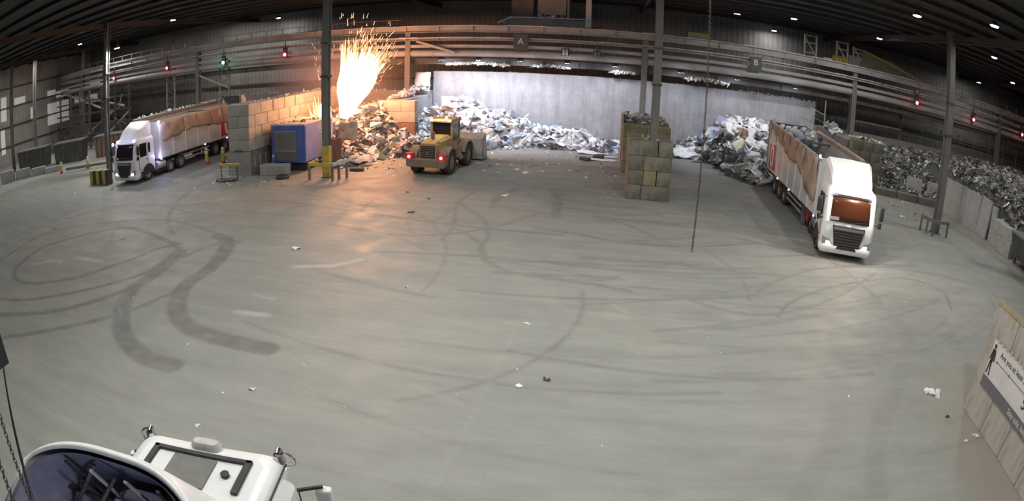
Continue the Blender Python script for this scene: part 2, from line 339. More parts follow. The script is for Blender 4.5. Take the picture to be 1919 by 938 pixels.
for x in (-65,-41.6,-18,2.9,23.5,44.5):
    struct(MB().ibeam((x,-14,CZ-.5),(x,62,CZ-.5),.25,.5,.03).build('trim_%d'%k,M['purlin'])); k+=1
for z in (2.4,5.2,8.,10.8):       # girts on back wall and left wall
    struct(MB().beam((-78,61.85,z),(66,61.85,z),.25,.2).build('trim_%d'%k,M['steel_d'])); k+=1
    struct(MB().beam((-77.85,-14,z),(-77.85,62,z),.25,.2).build('trim_%d'%k,M['steel_d'])); k+=1
# translucent pale wall sheets low on the far left
i=1
for (y0,y1,z0,z1) in ((51.5,53.4,7.9,8.9),(53.6,56.6,7.5,8.5),(51.5,56.5,3.6,6.9),(44.,46.4,7.9,9.1),(47.6,48.6,5.4,7.1),(58.,59.7,5.9,7.),(41.,42.2,6.2,9.7),(40.8,41.7,1.5,5.)):
    o=MB().box(-78,-77.9,y0,y1,z0,z1).build('window_%d'%i,M['skylit']); struct(o); i+=1
for (x0,x1,z0,z1) in ((-77.8,-75.6,5.5,7.),(-77.8,-74.8,7.8,9.)):
    o=MB().box(x0,x1,61.6,61.72,z0,z1).build('window_%d'%i,M['skylit']); struct(o); i+=1
# ---------------------------------------------------------------- columns
def column(x,y,ztop,label,w=.46,z0=0,mat='steel'):
    t=thing('steel_stanchion',label,'column',(x,y,z0))
    MB().ibeam((0,0,0),(0,0,ztop-z0),w,w,.035).build('shaft',M[mat],t)
    MB().box(-w*.7,w*.7,-w*.7,w*.7,0,.04).build('base_plate',M['steel_d'],t)
    return t
cols=[column(-41.4,35.0,CZ,'tall grey steel column rising behind the left tipping truck'),
 column(-17.75,34.6,CZ,'tall grey steel column with a yellow foot, just left of the fire'),
 column(2.78,35.1,CZ,'tall grey steel column rising out of the front centre block pillar'),
 column(23.25,33.6,CZ,'tall grey steel column in the open floor right of the right-hand truck',w=.5)]
for c in cols:
    for z in (6.7,8.9):
        MB().box(-.3,.3,-.3,.3,z-.06,z+.06).build('clamp_band',M['steel_d'],c)
MB().box(-.245,.245,-.245,.245,.03,2.1).build('painted_foot',M['yellow'],cols[1])
for x,y,l in ((-43.5,52,'steel gantry column behind the left truck trailer'),(-18.15,52,'steel gantry column at the left end of bay A, beside the fire'),
              (2.95,52,'steel gantry column between bays A and B, behind the block pillar'),(23.3,52,'steel gantry column at the right end of bay B'),(44.5,52,'steel gantry column farthest right over the shredded waste'),(-67.5,52,'thin steel column in front of the left end cladding, under the diagonal brace')):
    column(x,y,10.5 if x>-60 else CZ,l,w=.5)
column(-65.9,36.6,CZ,'leftmost steel column beside the parked skips',w=.42)
column(-67.5,42.,CZ,'second steel column from the left, behind the dark skips',w=.42)
# lattice posts on the left
for x,y,l in ((-48.6,52.5,'pale lattice post left of the gantry column behind the left truck'),(-40.3,53,'pale lattice post right of the gantry column behind the left truck')):
    t=thing('lattice_post',l,'post',(x,y,0)); 
    MB().box(-.75,-.6,-.1,.1,0,8.6).build('upright',M['steel_l'],t); MB().box(.6,.75,-.1,.1,0,8.6).build('upright',M['steel_l'],t)
    mb=MB()
    for q in range(6): mb.beam((-.65,0,.3+q*1.4),(.65,0,1.+q*1.4),.07,.07).beam((.65,0,1.+q*1.4),(-.65,0,1.7+q*1.4),.07,.07)
    mb.build('lacing',M['steel'],t)
# ---------------------------------------------------------------- gantry
def rail(name,label,z0,z1,y,mat,cat='beam',x0=-74,x1=63,w=.3,kind='box',dusty=True):
    t=thing(name,label,cat,(0,y,(z0+z1)/2)); h=(z1-z0)
    mb=MB()
    if kind=='i': mb.ibeam((x0,0,0),(x1,0,0),w,h,.05)
    elif kind=='pipe': mb.cyl((x0,0,0),(x1,0,0),h/2,n=20)
    else: mb.box(x0,x1,-w/2,w/2,-h/2,h/2)
    if dusty:
        d=MB(); x=x0
        while x<x1:
            L=R.uniform(.4,2.); zz=h/2
            d.box(x,x+L,-w/2-.01,w/2-.02,zz-.005,zz+R.uniform(.02,.07)); x+=L
        d.build('dust_ridge',M['dust'],t)
    if kind!='box':
        f=mb; x=x0+3
        while x<x1:
            if kind=='pipe': f.cyl((x-.04,0,0),(x+.04,0,0),h/2+.05,n=20)
            else: f.box(x-.03,x+.03,-w/2+.02,w/2-.02,-h/2+.05,h/2-.05)
            x+=4.6 if kind=='pipe' else 3.1
    mb.build('girder' if kind!='pipe' else 'pipe',M[mat],t)
    return t
rail('gantry_girder','top girder of the long gantry, with a dusty top edge',9.92,10.52,51.75,'steel_l',kind='i',w=.4)
rail('gantry_girder','second girder down on the gantry, behind the bay A sign, dusty top flange',9.16,9.42,51.8,'steel_l',kind='i',w=.4)
rail('gantry_rail','pale square rail running along the gantry under the second girder',8.5,8.78,51.9,'steel_l',cat='rail',w=.2,dusty=False)
rail('gantry_pipe','big grey pipe along the gantry below the bay signs',7.68,8.3,52.1,'steel_l',cat='pipe',kind='pipe',w=.3,dusty=False)
rail('gantry_girder','dark lowest girder of the gantry just above the white push wall',6.95,7.5,52.6,'steel_d',kind='i',w=.5,dusty=False)
t=thing('gantry_deck','thin dark deck behind the top girder of the gantry','deck',(0,54.2,10.1))
MB().box(-74,63,-2.1,2.1,-.06,.06).build('deck_plate',M['steel_d'],t)
hr=MB()
for xa,xb in ((30,63),(-74,-19)):
    hr=MB()
    for z in (.55,1.1): hr.beam((xa,-2.0,z),(xb,-2.0,z),.05,.05)
    for x in np.arange(xa,xb,2.): hr.box(x-.03,x+.03,-2.03,-1.97,0,1.1)
    hr.build('handrail',M['steel'],t)
# short diagonal struts and hangers on the gantry
for p0,p1,l in (((-17.2,51.5,9.1),(-13.6,51.5,8.0),'short diagonal strut at the left end of the bay A gantry'),
                ((-71.5,51.3,7.7),(-59.5,51.3,4.2),'long pale diagonal brace across the left end of the hall, upper one'),
                ((-70.5,52.6,7.2),(-58.,52.6,4.7),'long pale diagonal brace across the left end of the hall, lower one'),
                ((-44.,52.,7.4),(-39.,52.,5.6),'diagonal brace right of the lattice posts behind the left truck'),
                ((-58,51.,4.6),(-66,51.,1.4),'rusty diagonal prop low on the far left'),((-55,51.,4.2),(-61,51.,1.0),'second rusty diagonal prop low on the far left')):
    tag(MB().beam(p0,p1,.22,.22).build('diagonal_brace',M['steel_l']),l,'brace')
# frames and racks low on far left
t=thing('steel_rack','tangled steel rack and conveyor frame behind the skips at far left','rack',(-62,49,0))
mb=MB()
for x in (-8,-5,-2.5,0,3,6.,9): mb.box(x-.12,x+.12,-.1,.1,0,7.6)
for z in (1.9,3.2,4.6,6.2): mb.box(-9,9.5,-.08,.08,z-.1,z+.1)
mb.build('frame',M['steel_d'],t)
mb=MB()
for q in range(9): 
    x=R.uniform(-8,8); z=R.uniform(.5,5); MB().beam((x,R.uniform(-.8,.3),z),(x+R.uniform(-3,3),R.uniform(-.8,.3),z+R.uniform(-1.,1.8)),.12,.12).build('loose_bar',M['steel'],t)
# bay signs
def textmesh(name,s,size,mat,parent,loc,rot,ext=.006,align='CENTER',xs=1.):
    cu=bpy.data.curves.new(name,'FONT'); cu.body=s; cu.size=size; cu.align_x=align; cu.align_y='CENTER'; cu.extrude=ext
    to=bpy.data.objects.new('tmp',cu); COL.objects.link(to); dg=bpy.context.evaluated_depsgraph_get()
    me=bpy.data.meshes.new_from_object(to.evaluated_get(dg)); bpy.data.objects.remove(to); me.materials.clear(); me.materials.append(mat); me.name=name
    o=bpy.data.objects.new(name,me); COL.objects.link(o); o.parent=parent; o.location=loc; o.rotation_euler=rot; o.scale=(xs,1,1); return o
def bay_sign(x,z0,z1,w,ch,label,lz,y=51.35):
    t=thing('bay_sign',label,'sign',(x,y,(z0+z1)/2)); h=z1-z0
    MB().box(-w/2,w/2,-.03,.03,-h/2,h/2).build('panel',M['signdark'],t)
    MB().box(-.04,.04,.03,.4,-.1,.1).build('bracket',M['steel_d'],t)
    textmesh('letter',ch,.75,M['letter'],t,(0,-.04,lz-(z0+z1)/2),(PI/2,0,0),.01)
bay_sign(-7.76,8.3,9.8,1.25,'A','dark square bay sign with a pale letter A on the gantry',9.13)
bay_sign(12.87,8.5,9.6,1.05,'B','dark square bay sign with a pale letter B on the gantry',9.1)
def signal(x,z,mat,label):
    t=thing('traffic_light',label,'traffic light',(x,51.3,z),0,'bay traffic lights along the gantry')
    MB().box(-.22,.22,0,.2,-.3,.75).build('housing',M['black'],t)
    MB().cyl((0,-.04,0),(0,.0,0),.17,n=16).build('lens',M[mat],t)
    MB().cyl((0,-.03,.45),(0,.0,.45),.13,n=16).build('unlit_lens',M['black'],t)
    for q in (0,.45): MB().box(-.18,.18,-.16,-.0,q+.17,q+.19).build('visor',M['black'],t)
    MB().box(-.04,.04,.06,.14,.75,1.4).build('hanger',M['steel_d'],t)
    col={'redl':(1,.05,.06),'grnl':(.2,1,.6)}[mat]
    l=bpy.data.lights.new('signal_glow','POINT'); l.energy=30; l.color=col; l.shadow_soft_size=.15
    lo=bpy.data.objects.new('signal_glow',l); COL.objects.link(lo); lo.parent=t; lo.location=(0,-.5,0)
for x,z,m_,l in ((30.8,8.42,'redl','red traffic light nearest the right end of bay B'),(39.4,8.37,'redl','red traffic light second from the right, just past the leaning right column'),
   (48.7,8.56,'redl','red traffic light farthest right on the gantry'),(-31.1,8.49,'redl','red traffic light above the long beige block wall'),
   (-39.2,8.31,'grnl','green traffic light, the only green one'),(-48.2,8.59,'redl','red traffic light above the back of the left truck'),(-58.9,8.52,'redl','red traffic light farthest left, beside the tall column')):
    signal(x,z,m_,l)
def letter_sign(x,z,ch,label):
    t=thing('bay_sign',label,'sign',(x,51.35,z)); MB().box(-.3,.3,-.03,.03,-.3,.3).build('panel',M['signdark'],t)
    textmesh('letter',ch,.5,M['letter'],t,(0,-.04,0),(PI/2,0,0),.01)
letter_sign(30.8,9.5,'C','small dark bay sign with a pale letter above the red light right of bay B')
# ---------------------------------------------------------------- debris generator
WH=(.74,.75,.78)
def rcol(pal):
    c=R.choice(pal); k=R.uniform(.8,1.15); return tuple(min(.9,a*k) for a in c)
PAL_W=[(.8,.81,.84)]*9+[(.68,.7,.74)]*4+[(.4,.43,.48)]*2+[(.1,.1,.12)]*2+[(.42,.48,.68),(.5,.46,.42),(.58,.57,.5),(.3,.33,.38)]
PAL_G=[(.5,.5,.49)]*3+[(.3,.3,.29)]*3+[(.14,.13,.12)]*3+[(.65,.64,.6)]*2+[(.3,.22,.16),(.2,.25,.2),(.25,.27,.35)]
PAL_S=[(.38,.38,.37)]*3+[(.2,.2,.19)]*4+[(.09,.09,.085)]*4+[(.55,.55,.54)]*2+[(.15,.2,.16),(.2,.24,.3),(.3,.2,.16),(.75,.75,.74)]
def rotm(): return Euler((R.uniform(-.9,.9),R.uniform(-.9,.9),R.uniform(0,6.28))).to_matrix()
def chunk(mb,p,s,pal,kinds='sbkp'):
    k=R.choice(kinds); c=rcol(pal); Rm=rotm(); p=Vector(p)
    if k=='s':      # crumpled sheet
        n=3; a=s*R.uniform(.7,1.3); b=s*R.uniform(.4,1.1); vs=[]
        for i in range(n+1):
            for j in range(n+1): vs.append(p+Rm@Vector(((i/n-.5)*a,(j/n-.5)*b,R.uniform(-.14,.14)*s)))
        w=n+1; mb.add(vs,[(i*w+j,i*w+j+1,(i+1)*w+j+1,(i+1)*w+j) for i in range(n) for j in range(n)],c)
    elif k=='b':    # battered box
        a,b,d=s*R.uniform(.4,.9)/2,s*R.uniform(.3,.8)/2,s*R.uniform(.15,.5)/2
        vs=[p+Rm@Vector((x*a+R.uniform(-.1,.1)*s,y*b+R.uniform(-.1,.1)*s,z*d+R.uniform(-.06,.06)*s)) for z in (-1,1) for x,y in ((-1,-1),(1,-1),(1,1),(-1,1))]
        mb.add(vs,[(3,2,1,0),(4,5,6,7),(0,1,5,4),(1,2,6,5),(2,3,7,6),(3,0,4,7)],c)
    elif k=='k':    # tied bag
        n=7; rr=s*.36; rings=[]
        for q,(zz,f) in enumerate(((-.7,.5),(-.3,.95),(.25,.9),(.7,.45),(1.,.12))):
            rings.append([p+Rm@Vector((math.cos(t)*rr*f*R.uniform(.8,1.2),math.sin(t)*rr*f*R.uniform(.8,1.2),zz*rr*.8)) for t in [2*PI*i/n for i in range(n)]])
        mb.loft(rings,c,False)
    else:           # plank or strip
        a,b,d=s*R.uniform(.9,1.7)/2,s*R.uniform(.06,.2)/2,s*.03
        M4=Rm.to_4x4(); M4.translation=p; mb.box(-a,a,-b,b,-d,d,c,0,M4)
def hfield(fn,x0,x1,y0,y1,st,col,mb):
    nx=int((x1-x0)/st)+1; ny=int((y1-y0)/st)+1
    vs=[(x0+i*st,y0+j*st,max(-.05,fn(x0+i*st,y0+j*st))) for j in range(ny) for i in range(nx)]
    fs=[(j*nx+i,j*nx+i+1,(j+1)*nx+i+1,(j+1)*nx+i) for j in range(ny-1) for i in range(nx-1) if max(vs[j*nx+i][2],vs[j*nx+i+1][2],vs[(j+1)*nx+i][2],vs[(j+1)*nx+i+1][2])>0]
    mb.add(vs,fs,col)
def nz(x,y): return .5*math.sin(x*1.3+y*.7)+.3*math.sin(x*2.9-y*1.7+1)+.2*math.sin(y*3.7+x*.6)
def pile(name,label,cat,fn,x0,x1,y0,y1,n,smin,smax,pal,kinds='ssbbkp',base=(.3,.3,.3)):
    mb=MB(); hfield(fn,x0,x1,y0,y1,.35,base,mb); k=0; tries=0
    while k<n and tries<n*40:
        tries+=1; x=R.uniform(x0,x1); y=R.uniform(y0,y1); h=fn(x,y)
        if h<=0.02: continue
        sl=abs(fn(x,y-.3)-h)/.3
        if R.random()>.3+.55*sl: continue
        s=R.uniform(smin,smax)*(1 if R.random()<.8 else 1.6); chunk(mb,(x,y,h+s*R.uniform(-.05,.15)),s,pal,kinds); k+=1
    o=mb.build(name,M['debris']); return tag(o,label,cat,kind='stuff')
def interp(px,x):
    if x<=px[0][0]: return px[0][1]
    for (a,b),(c,d) in zip(px[:-1],px[1:]):
        if x<=c: return b+(d-b)*(x-a)/(c-a)
    return px[-1][1]
# ridge profiles: height along x; toe depth along x
ridA=[(-16.2,2.4),(-14.4,3.1),(-12.9,4.0),(-11.5,3.4),(-9.6,2.75),(-8.2,2.2),(-6.6,1.7),(-4.,1.3),(-1.6,.9),(0.6,.3),(2,.0)]
toeA=[(-16,46.5),(-13,47.5),(-10,46.9),(-6.2,49.2),(-3.5,49.6),(-1,49.2),(.6,49.2),(2,49)]
def fA(x,y):
    h=interp(ridA,x); t=interp(toeA,x); yr=50.6
    u=(y-t)/(yr-t) if y<yr else 1-(y-yr)*.12
    return h*max(0,min(1,u))**.8+.18*nz(x,y)*min(1,h) if u>0 else -1
ridB=[(5.6,.3),(7.,.9),(8.3,1.5),(9.3,2.4),(10.4,3.35),(12.3,3.6),(14.5,3.5),(17,3.2),(20,2.6),(22,2.2)]
toeB=[(5.6,51),(8.3,50.6),(9.3,48.),(9.8,44.2),(11.1,41.6),(12.5,42.2),(14.5,43.5),(20,46)]
def fB(x,y):
    h=interp(ridB,x); t=interp(toeB,x); yr=max(t+2.6,47.2)
    u=(y-t)/(yr-t) if y<yr else 1
    return h*max(0,min(1,u))**.75+.2*nz(x,y)*min(1,h) if u>0 else -1
def fF(x,y):  # by the fire
    t=interp([(-22.8,40.2),(-20.,38),(-18.9,37.2),(-17.8,38.5),(-16.6,40.6),(-15.1,42.8),(-14.6,45)],x)
    h=interp([(-22.8,3.2),(-21,3.1),(-19.6,3.0),(-18.5,3.9),(-17.6,3.2),(-16.6,1.7),(-15,1.)],x)
    if y<42.2: u=max(0,(y-t)/4.)*.33
    else: u=min(1,.33+(y-42.2)/3.)
    if x>-18.6 and y>45.7: return -1
    return h*max(0,min(1,u))+.12*nz(x*1.5,y*1.5) if y>t else -1
def fS(x,y):  # shredded heap on the right
    t=interp([(22.4,47.8),(24,46.3),(26,45.0),(29,43.6),(30.2,42),(31,31),(60,22)],x)
    h=interp([(22.4,3.6),(30,3.35),(36,3.6),(42,4.1),(60,4.)],x); run=3.6 if x>30.5 else 5.2
    u=(y-t)/run
    return (h*min(1,u)**.8+.14*nz(x*2,y*2)) if u>0 else -1
pile('white_waste_debris','big heap of mostly white mixed waste sloping down the floodlit bay A wall','waste pile',fA,-16.1,2,46,53.8,1500,.3,.95,PAL_W,base=(.5,.5,.53))
pile('mixed_waste_debris','heap of mixed waste spilling behind the right-hand truck in bay B','waste pile',fB,5.6,22,41.4,53.8,1500,.35,1.0,PAL_W+PAL_G,base=(.12,.12,.12))
pile('burning_waste_debris','heap of rubbish under the fire between the blue machine and the rusty wall end','waste pile',fF,-22.8,-14.6,37.,53.8,1500,.22,.75,PAL_W+PAL_G*2,base=(.2,.17,.15))
pile('shredded_waste_debris','long grey heap of fine shredded waste behind the panels at right','waste pile',fS,22.4,60,22,53.8,24000,.16,.46,PAL_S,kinds='sspb',base=(.10,.10,.097))
# bigger countable pieces lying on the heaps
def on(fn,x,y): return max(0,fn(x,y))
def sheet(mb,a,b,n=6,amp=.05,col=(.7,.7,.7)):
    vs=[((i/n-.5)*a,(j/n-.5)*b,amp*(math.sin(i*1.7+j*.9)+math.sin(j*2.1-i))*.6+R.uniform(-.2,.2)*amp) for i in range(n+1) for j in range(n+1)]
    w=n+1; mb.add(vs,[(i*w+j,i*w+j+1,(i+1)*w+j+1,(i+1)*w+j) for i in range(n) for j in range(n)],col,True)
def board(name,label,cat,x,y,z,a,b,rot,col,t=.05,amp=.06):
    mb=MB(); sheet(mb,a,b,6,amp,col); o=mb.build(name,M['debris'],loc=(x,y,z),rot=rot,solid=t); return tag(o,label,cat)
def mattress(name,label,cat,x,y,z,a,b,h,rot,col):
    mb=MB().box(-a/2,a/2,-b/2,b/2,-h/2,h/2,col); o=mb.build(name,M['debris'],loc=(x,y,z),rot=rot,bevel=h*.3); return tag(o,label,cat)
board('plastic_sheet','large crumpled white sheet at the very top of the white heap in bay A','sheet',-13.0,50.2,on(fA,-13,50.2)+.15,2.6,1.7,(.45,.1,.3),WH,.05,.16)
board('plastic_sheet','white sheet draped down the front of the white heap below its peak','sheet',-12.4,49.0,on(fA,-12.4,49)+.3,2.3,1.9,(.75,.0,-.2),WH,.05,.15)
board('plastic_sheet','white sheet right of the peak of the bay A heap','sheet',-10.9,49.4,on(fA,-10.9,49.4)+.3,1.5,1.6,(.8,.3,.2),WH,.05,.15)
mattress('foam_slab','long pale slab lying mid slope on the bay A heap','slab',-8.6,50.0,on(fA,-8.6,50)+.35,2.2,.8,.35,(.1,.35,-.3),(.74,.76,.78))
board('white_board','upright white board on the low right part of the bay A heap','board',-2.5,50.2,on(fA,-2.5,50.2)+.4,.9,.9,(1.2,.1,.2),(.72,.73,.76),.05,.02)
mattress('crumpled_bag','pale rumpled bag near the toe of the bay A heap, left side','bag',-9.4,47.6,on(fA,-9.4,47.6)+.15,1.1,.8,.5,(.1,.2,.5),(.7,.72,.8))
board('white_sheet','wide white sheet lying on the floor at the right toe of the bay A heap','sheet',-1.1,48.6,.12,2.6,1.1,(.05,.03,.1),(.78,.78,.82),.04,.07)
board('white_sheet','flat white panel on the floor left of the centre block pillar','panel',-.2,45.7,.06,2.2,.7,(0,.02,.05),(.76,.76,.8),.06,.02)
board('white_sheet','flat white panel behind the one by the centre block pillar','panel',.0,47.4,.06,2.0,.5,(0,.02,-.05),(.72,.72,.78),.06,.02)
mattress('dark_tyre_shred','small black lump on the floor between the two white panels','lump',-.6,46.6,.15,.9,.4,.25,(0,0,.3),(.08,.08,.1))
mattress('dark_tyre_shred','small black lump on the floor left of the white panels','lump',-1.6,45.2,.15,.9,.35,.25,(0,0,-.4),(.08,.08,.1))
mattress('dark_sack','dark sack on the left slope of the bay A heap behind the loader','sack',-11.0,47.6,on(fA,-11.,47.6)+.25,2.0,.8,.5,(.2,.1,.2),(.1,.11,.16))
# bay B pieces
board('plastic_sheet','bright white crumpled sheet on the floor right of the block pillars','sheet',7.0,50.9,.5,2.6,1.7,(.3,-.05,.1),(.85,.85,.86),.06,.18)
board('plastic_sheet','large white sheet on the top left of the bay B heap','sheet',10.3,46.7,on(fB,10.3,46.7)+.25,1.7,1.3,(.7,.2,.2),(.72,.74,.72),.05,.1)
board('white_board','tall white board leaning at the top of the bay B heap','board',11.6,46.0,on(fB,11.6,46.)+.3,.9,1.3,(.9,.5,.4),(.7,.71,.74),.05,.03)
board('cream_board','pale yellow board halfway down the bay B heap','board',10.5,44.6,on(fB,10.5,44.6)+.35,1.2,1.5,(.85,-.4,.5),(.62,.62,.44),.06,.03)
board('white_board','white board right of the pale yellow board','board',11.5,44.8,on(fB,11.5,44.8)+.3,1.4,.9,(.5,.4,-.5),(.68,.69,.72),.05,.04)
mattress('foam_slab','pale cushion below the pale yellow board in bay B','slab',11.2,43.7,on(fB,11.2,43.7)+.25,1.2,.8,.35,(.4,-.1,.2),(.7,.71,.7))
board('plastic_sheet','white rag hanging beside the back of the right trailer','sheet',11.4,42.6,on(fB,11.4,42.6)+.4,.5,1.3,(.9,.2,-.5),(.72,.72,.74),.04,.1)
# fire bay
board('metal_sheet','curved brown panel standing under the fire','panel',-18.95,38.3,1.1,.9,1.9,(1.45,.0,.25),(.22,.11,.08),.05,.08)
board('charred_sheet','second scorched panel left of the curved brown one','panel',-19.3,39.6,1.6,.7,1.9,(1.3,.15,-.1),(.3,.2,.16),.05,.1)
board('hanging_rag','pale rags hanging under the fire','rag',-18.5,39.6,2.4,1.5,1.4,(1.45,.0,.05),(.6,.45,.35),.04,.18)
board('pale_sheet','pale crumpled sheet on the floor in front of the fire heap','sheet',-17.2,38.9,.45,1.6,1.,(.3,.1,.3),(.66,.6,.58),.05,.14)
board('pale_sheet','pale crumpled sheet at the foot of the rusty wall end','sheet',-16.0,42.4,.45,1.5,.9,(.25,-.1,.1),(.66,.62,.58),.05,.14)
mattress('dark_plank','dark flat lump on the floor before the fire heap','lump',-16.6,36.9,.12,1.0,.5,.18,(0,0,.2),(.07,.06,.06))
# ---------------------------------------------------------------- push walls
def wall_thing(name,x0,x1,y0,y1,z1,mat,label,top=None):
    o=MB().box(0,x1-x0,0,y1-y0,0,z1).build(name,M[mat],loc=(x0,y0,0),bevel=.03); tag(o,label,'wall'); return struct(o)
wall_thing('push_wall',-16.3,20.,54,54.5,6.25,'push','tall scuffed floodlit push wall across the back of bays A and B')
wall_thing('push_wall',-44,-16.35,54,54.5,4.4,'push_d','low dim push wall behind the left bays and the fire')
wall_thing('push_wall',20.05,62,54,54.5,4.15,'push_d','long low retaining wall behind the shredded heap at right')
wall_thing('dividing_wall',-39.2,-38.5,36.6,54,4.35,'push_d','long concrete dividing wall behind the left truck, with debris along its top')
wall_thing('dividing_wall',-17.9,-16.35,46.4,54,4.1,'push','short dividing wall between the fire bay and bay A')
# debris lines on ledges
def ledge(name,label,pts,n,w,smin,smax,pal):
    mb=MB()
    for _ in range(n):
        t=R.random()*(len(pts)-1); i=int(t); f=t-i; a=Vector(pts[i]);b=Vector(pts[i+1]); p=a.lerp(b,f)+Vector((R.uniform(-w,w),R.uniform(-w,w),0)); chunk(mb,p,R.uniform(smin,smax),pal,'sbkp')
    return tag(mb.build(name,M['debris']),label,'debris',kind='stuff')
PAL_D=[(.55,.54,.5)]*3+[(.4,.39,.36)]*2+[(.7,.7,.68),(.25,.24,.22)]
ledge('ledge_debris','pale rubbish caught on the lowest girder, longest drift, left of the A sign',[(-14.5,52.4,6.95),(-12,52.3,7.1),(-9,52.3,6.95)],170,.15,.2,.5,PAL_D)
ledge('ledge_debris','pale rubbish caught on the girder right of the A sign',[(-6.9,52.4,6.95),(-5,52.3,7.05),(-3.6,52.3,6.9)],70,.15,.2,.5,PAL_D)
ledge('ledge_debris','pale rubbish on the girder just left of the centre columns',[(0.,52.4,6.85),(2.4,52.3,6.9)],60,.15,.2,.5,PAL_D)
ledge('ledge_debris','pale rubbish on the girder just right of the centre columns',[(6.6,52.4,6.85),(8.6,52.3,7.0),(10.6,52.3,6.8)],90,.15,.2,.5,PAL_D)
ledge('ledge_debris','thin line of rubbish along the top of the bay B push wall',[(12,54.1,6.3),(16,54.1,6.3),(19.8,54.1,6.3)],120,.12,.12,.35,PAL_D)
ledge('ledge_debris','crumbs along the top of the bay A push wall',[(-16,54.1,6.28),(0,54.1,6.28),(12,54.1,6.28)],60,.12,.06,.16,PAL_D)
ledge('ledge_debris','rubbish strewn along the top of the left dividing wall',[(-38.9,37,4.4),(-38.9,45,4.4),(-38.9,53,4.4)],120,.2,.15,.4,PAL_D)
ledge('ledge_debris','rubbish strewn along the top of the low wall behind the fire',[(-43,54.2,4.45),(-30,54.2,4.45),(-18,54.2,4.45)],150,.2,.15,.4,PAL_D)
# torn white wrapping at bay A left corner, and at bay B right corner
t=thing('hanging_sheeting','white torn sheeting and bent bars hanging at the left corner of bay A','sheeting',(-17.1,52.6,4.1))
mb=MB(); sheet(mb,1.5,2.0,6,.12,WH); mb.build('upper_sheet',M['debris'],t,solid=.04,loc=(.1,.2,1.1),rot=(1.35,0,0))
mb=MB()
for q in range(5): mb.cyl((-1.2,-.2*q,.1+.16*q),(1.,-.1*q,.25*q-.2),.045,n=6)
mb.build('bent_bar',M['steel_l'],t)
ledge('corner_debris','white rags piled on the dividing wall at the left corner of bay A',[(-17.6,47,4.2),(-17.2,50,4.5),(-16.8,53,4.9)],110,.45,.3,.8,PAL_W)
ledge('corner_debris','bluish rags and scrap heaped at the right corner of bay B',[(20.6,49.5,4.1),(21.2,51.5,4.25),(21.6,53.4,4.5)],110,.5,.3,.8,PAL_W+PAL_G)
t=thing('bent_frame','bent pale frame hanging at the right corner of bay B','frame',(20.6,52.8,5.6))
MB().box(-.05,.05,-.05,.05,-1.6,1.2).build('upright',M['steel_l'],t); MB().beam((-1.6,0,.2),(0,0,-.3),.09,.09).build('arm',M['steel_l'],t); MB().beam((-1.4,0,-.6),(.8,0,-1.3),.08,.08).build('arm',M['steel'],t)
# ---------------------------------------------------------------- concrete blocks
ORD=['bottom','second','third','fourth','fifth','sixth']
def rowname(k,n): return 'top' if k==n-1 else (ORD[k]+(' row from the floor' if k else ''))+('' if k else ' row') if k!=n-1 else 'top'
def block(x0,x1,y0,y1,z0,z1,mat,label,group):
    cx,cy=(x0+x1)/2,(y0+y1)/2; g=.012
    jx,jy=R.uniform(-.02,.02),R.uniform(-.02,.02)
    a,b,h=(x1-x0)/2-g,(y1-y0)/2-g,(z1-z0)-g
    o=MB().box(-a,a,-b,b,0,h).build('concrete_block',M[mat],loc=(cx+jx,cy+jy,z0+.004),bevel=.035); o.rotation_euler=(0,0,R.uniform(-.008,.008))
    return tag(o,label,'concrete block',group)
def rn(k,n): return 'top row' if k==n-1 else 'bottom row' if k==0 else ORD[k]+' row up'
# centre pillar, front
for k in range(4):
    z0=k*.86; z1=z0+.86; sp=(3.0 if k%2 else 2.15)
    if k==3: sp=3.0
    elif k==2: sp=2.2
    elif k==1: sp=2.95
    else: sp=2.15
    xs_=[1.28,sp,3.86]
    if k==1: xs_=[1.28,2.25,3.0,3.86]
    nm={3:['left','right'],4:['left','middle','right']}[len(xs_)]
    for i in range(len(xs_)-1):
        mat='block_y' if (k==1 and i==1) else ('block_g')
        block(xs_[i],xs_[i+1],33.75,34.6,z0,z1,mat,'%s block, %s, front face of the nearer centre pillar'%(('yellow stained ' if mat=='block_y' else '')+nm[i],rn(k,4)),'blocks of the nearer centre pillar')
    for sx,(a,b) in (('left',(1.28,2.13)),('right',(3.01,3.86))):
        for i in range(2):
            block(a,b,34.62+i*1.7,36.3+i*1.7,z0,z1,'block_g','block, %s, %s side of the nearer centre pillar, %s'%(rn(k,4),sx,'behind its face' if i==0 else 'at the back'),'blocks of the nearer centre pillar')
o=MB(); hfield(lambda x,y:3.25+.12*nz(x*3,y*3),2.12,3.05,34.6,37.9,.15,(.3,.27,.22),o)
for _ in range(60): chunk(o,(R.uniform(2.1,3.1),R.uniform(34.7,37.6),3.36),R.uniform(.1,.3),PAL_D,'sbp')
tag(o.build('pillar_rubble',M['debris']),'rubble and dirt filling the top of the nearer centre pillar','rubble',kind='stuff')
# centre pillar, behind
for k in range(4):
    z0=k*.86; z1=z0+.86; xs_=[1.1,2.8,4.5] if k%2 else [1.1,1.95,3.65,4.5]; nm=['left','right'] if k%2 else ['left','middle','right']
    for i in range(len(xs_)-1):
        block(xs_[i],xs_[i+1],41.6,42.45,z0,z1,'block_y','%s yellowish block, %s, face of the farther centre pillar'%(nm[i],rn(k,4)),'blocks of the farther centre pillar')
    for i in range(5):
        block(1.1,1.95,42.47+i*1.7,44.15+i*1.7,z0,z1,'block_g','%s block along the left side of the farther centre pillar, %s'%(['nearest','second','third','fourth','last'][i],rn(k,4)),'blocks of the farther centre pillar')
        block(3.65,4.5,42.47+i*1.7,44.15+i*1.7,z0,z1,'block_g','%s block along the right side of the farther centre pillar, %s'%(['nearest','second','third','fourth','last'][i],rn(k,4)),'blocks of the farther centre pillar')
block(1.0,1.2,42.9,46.0,0,3.85,'block_b','tall pale slab standing against the left side of the farther centre pillar','slab')
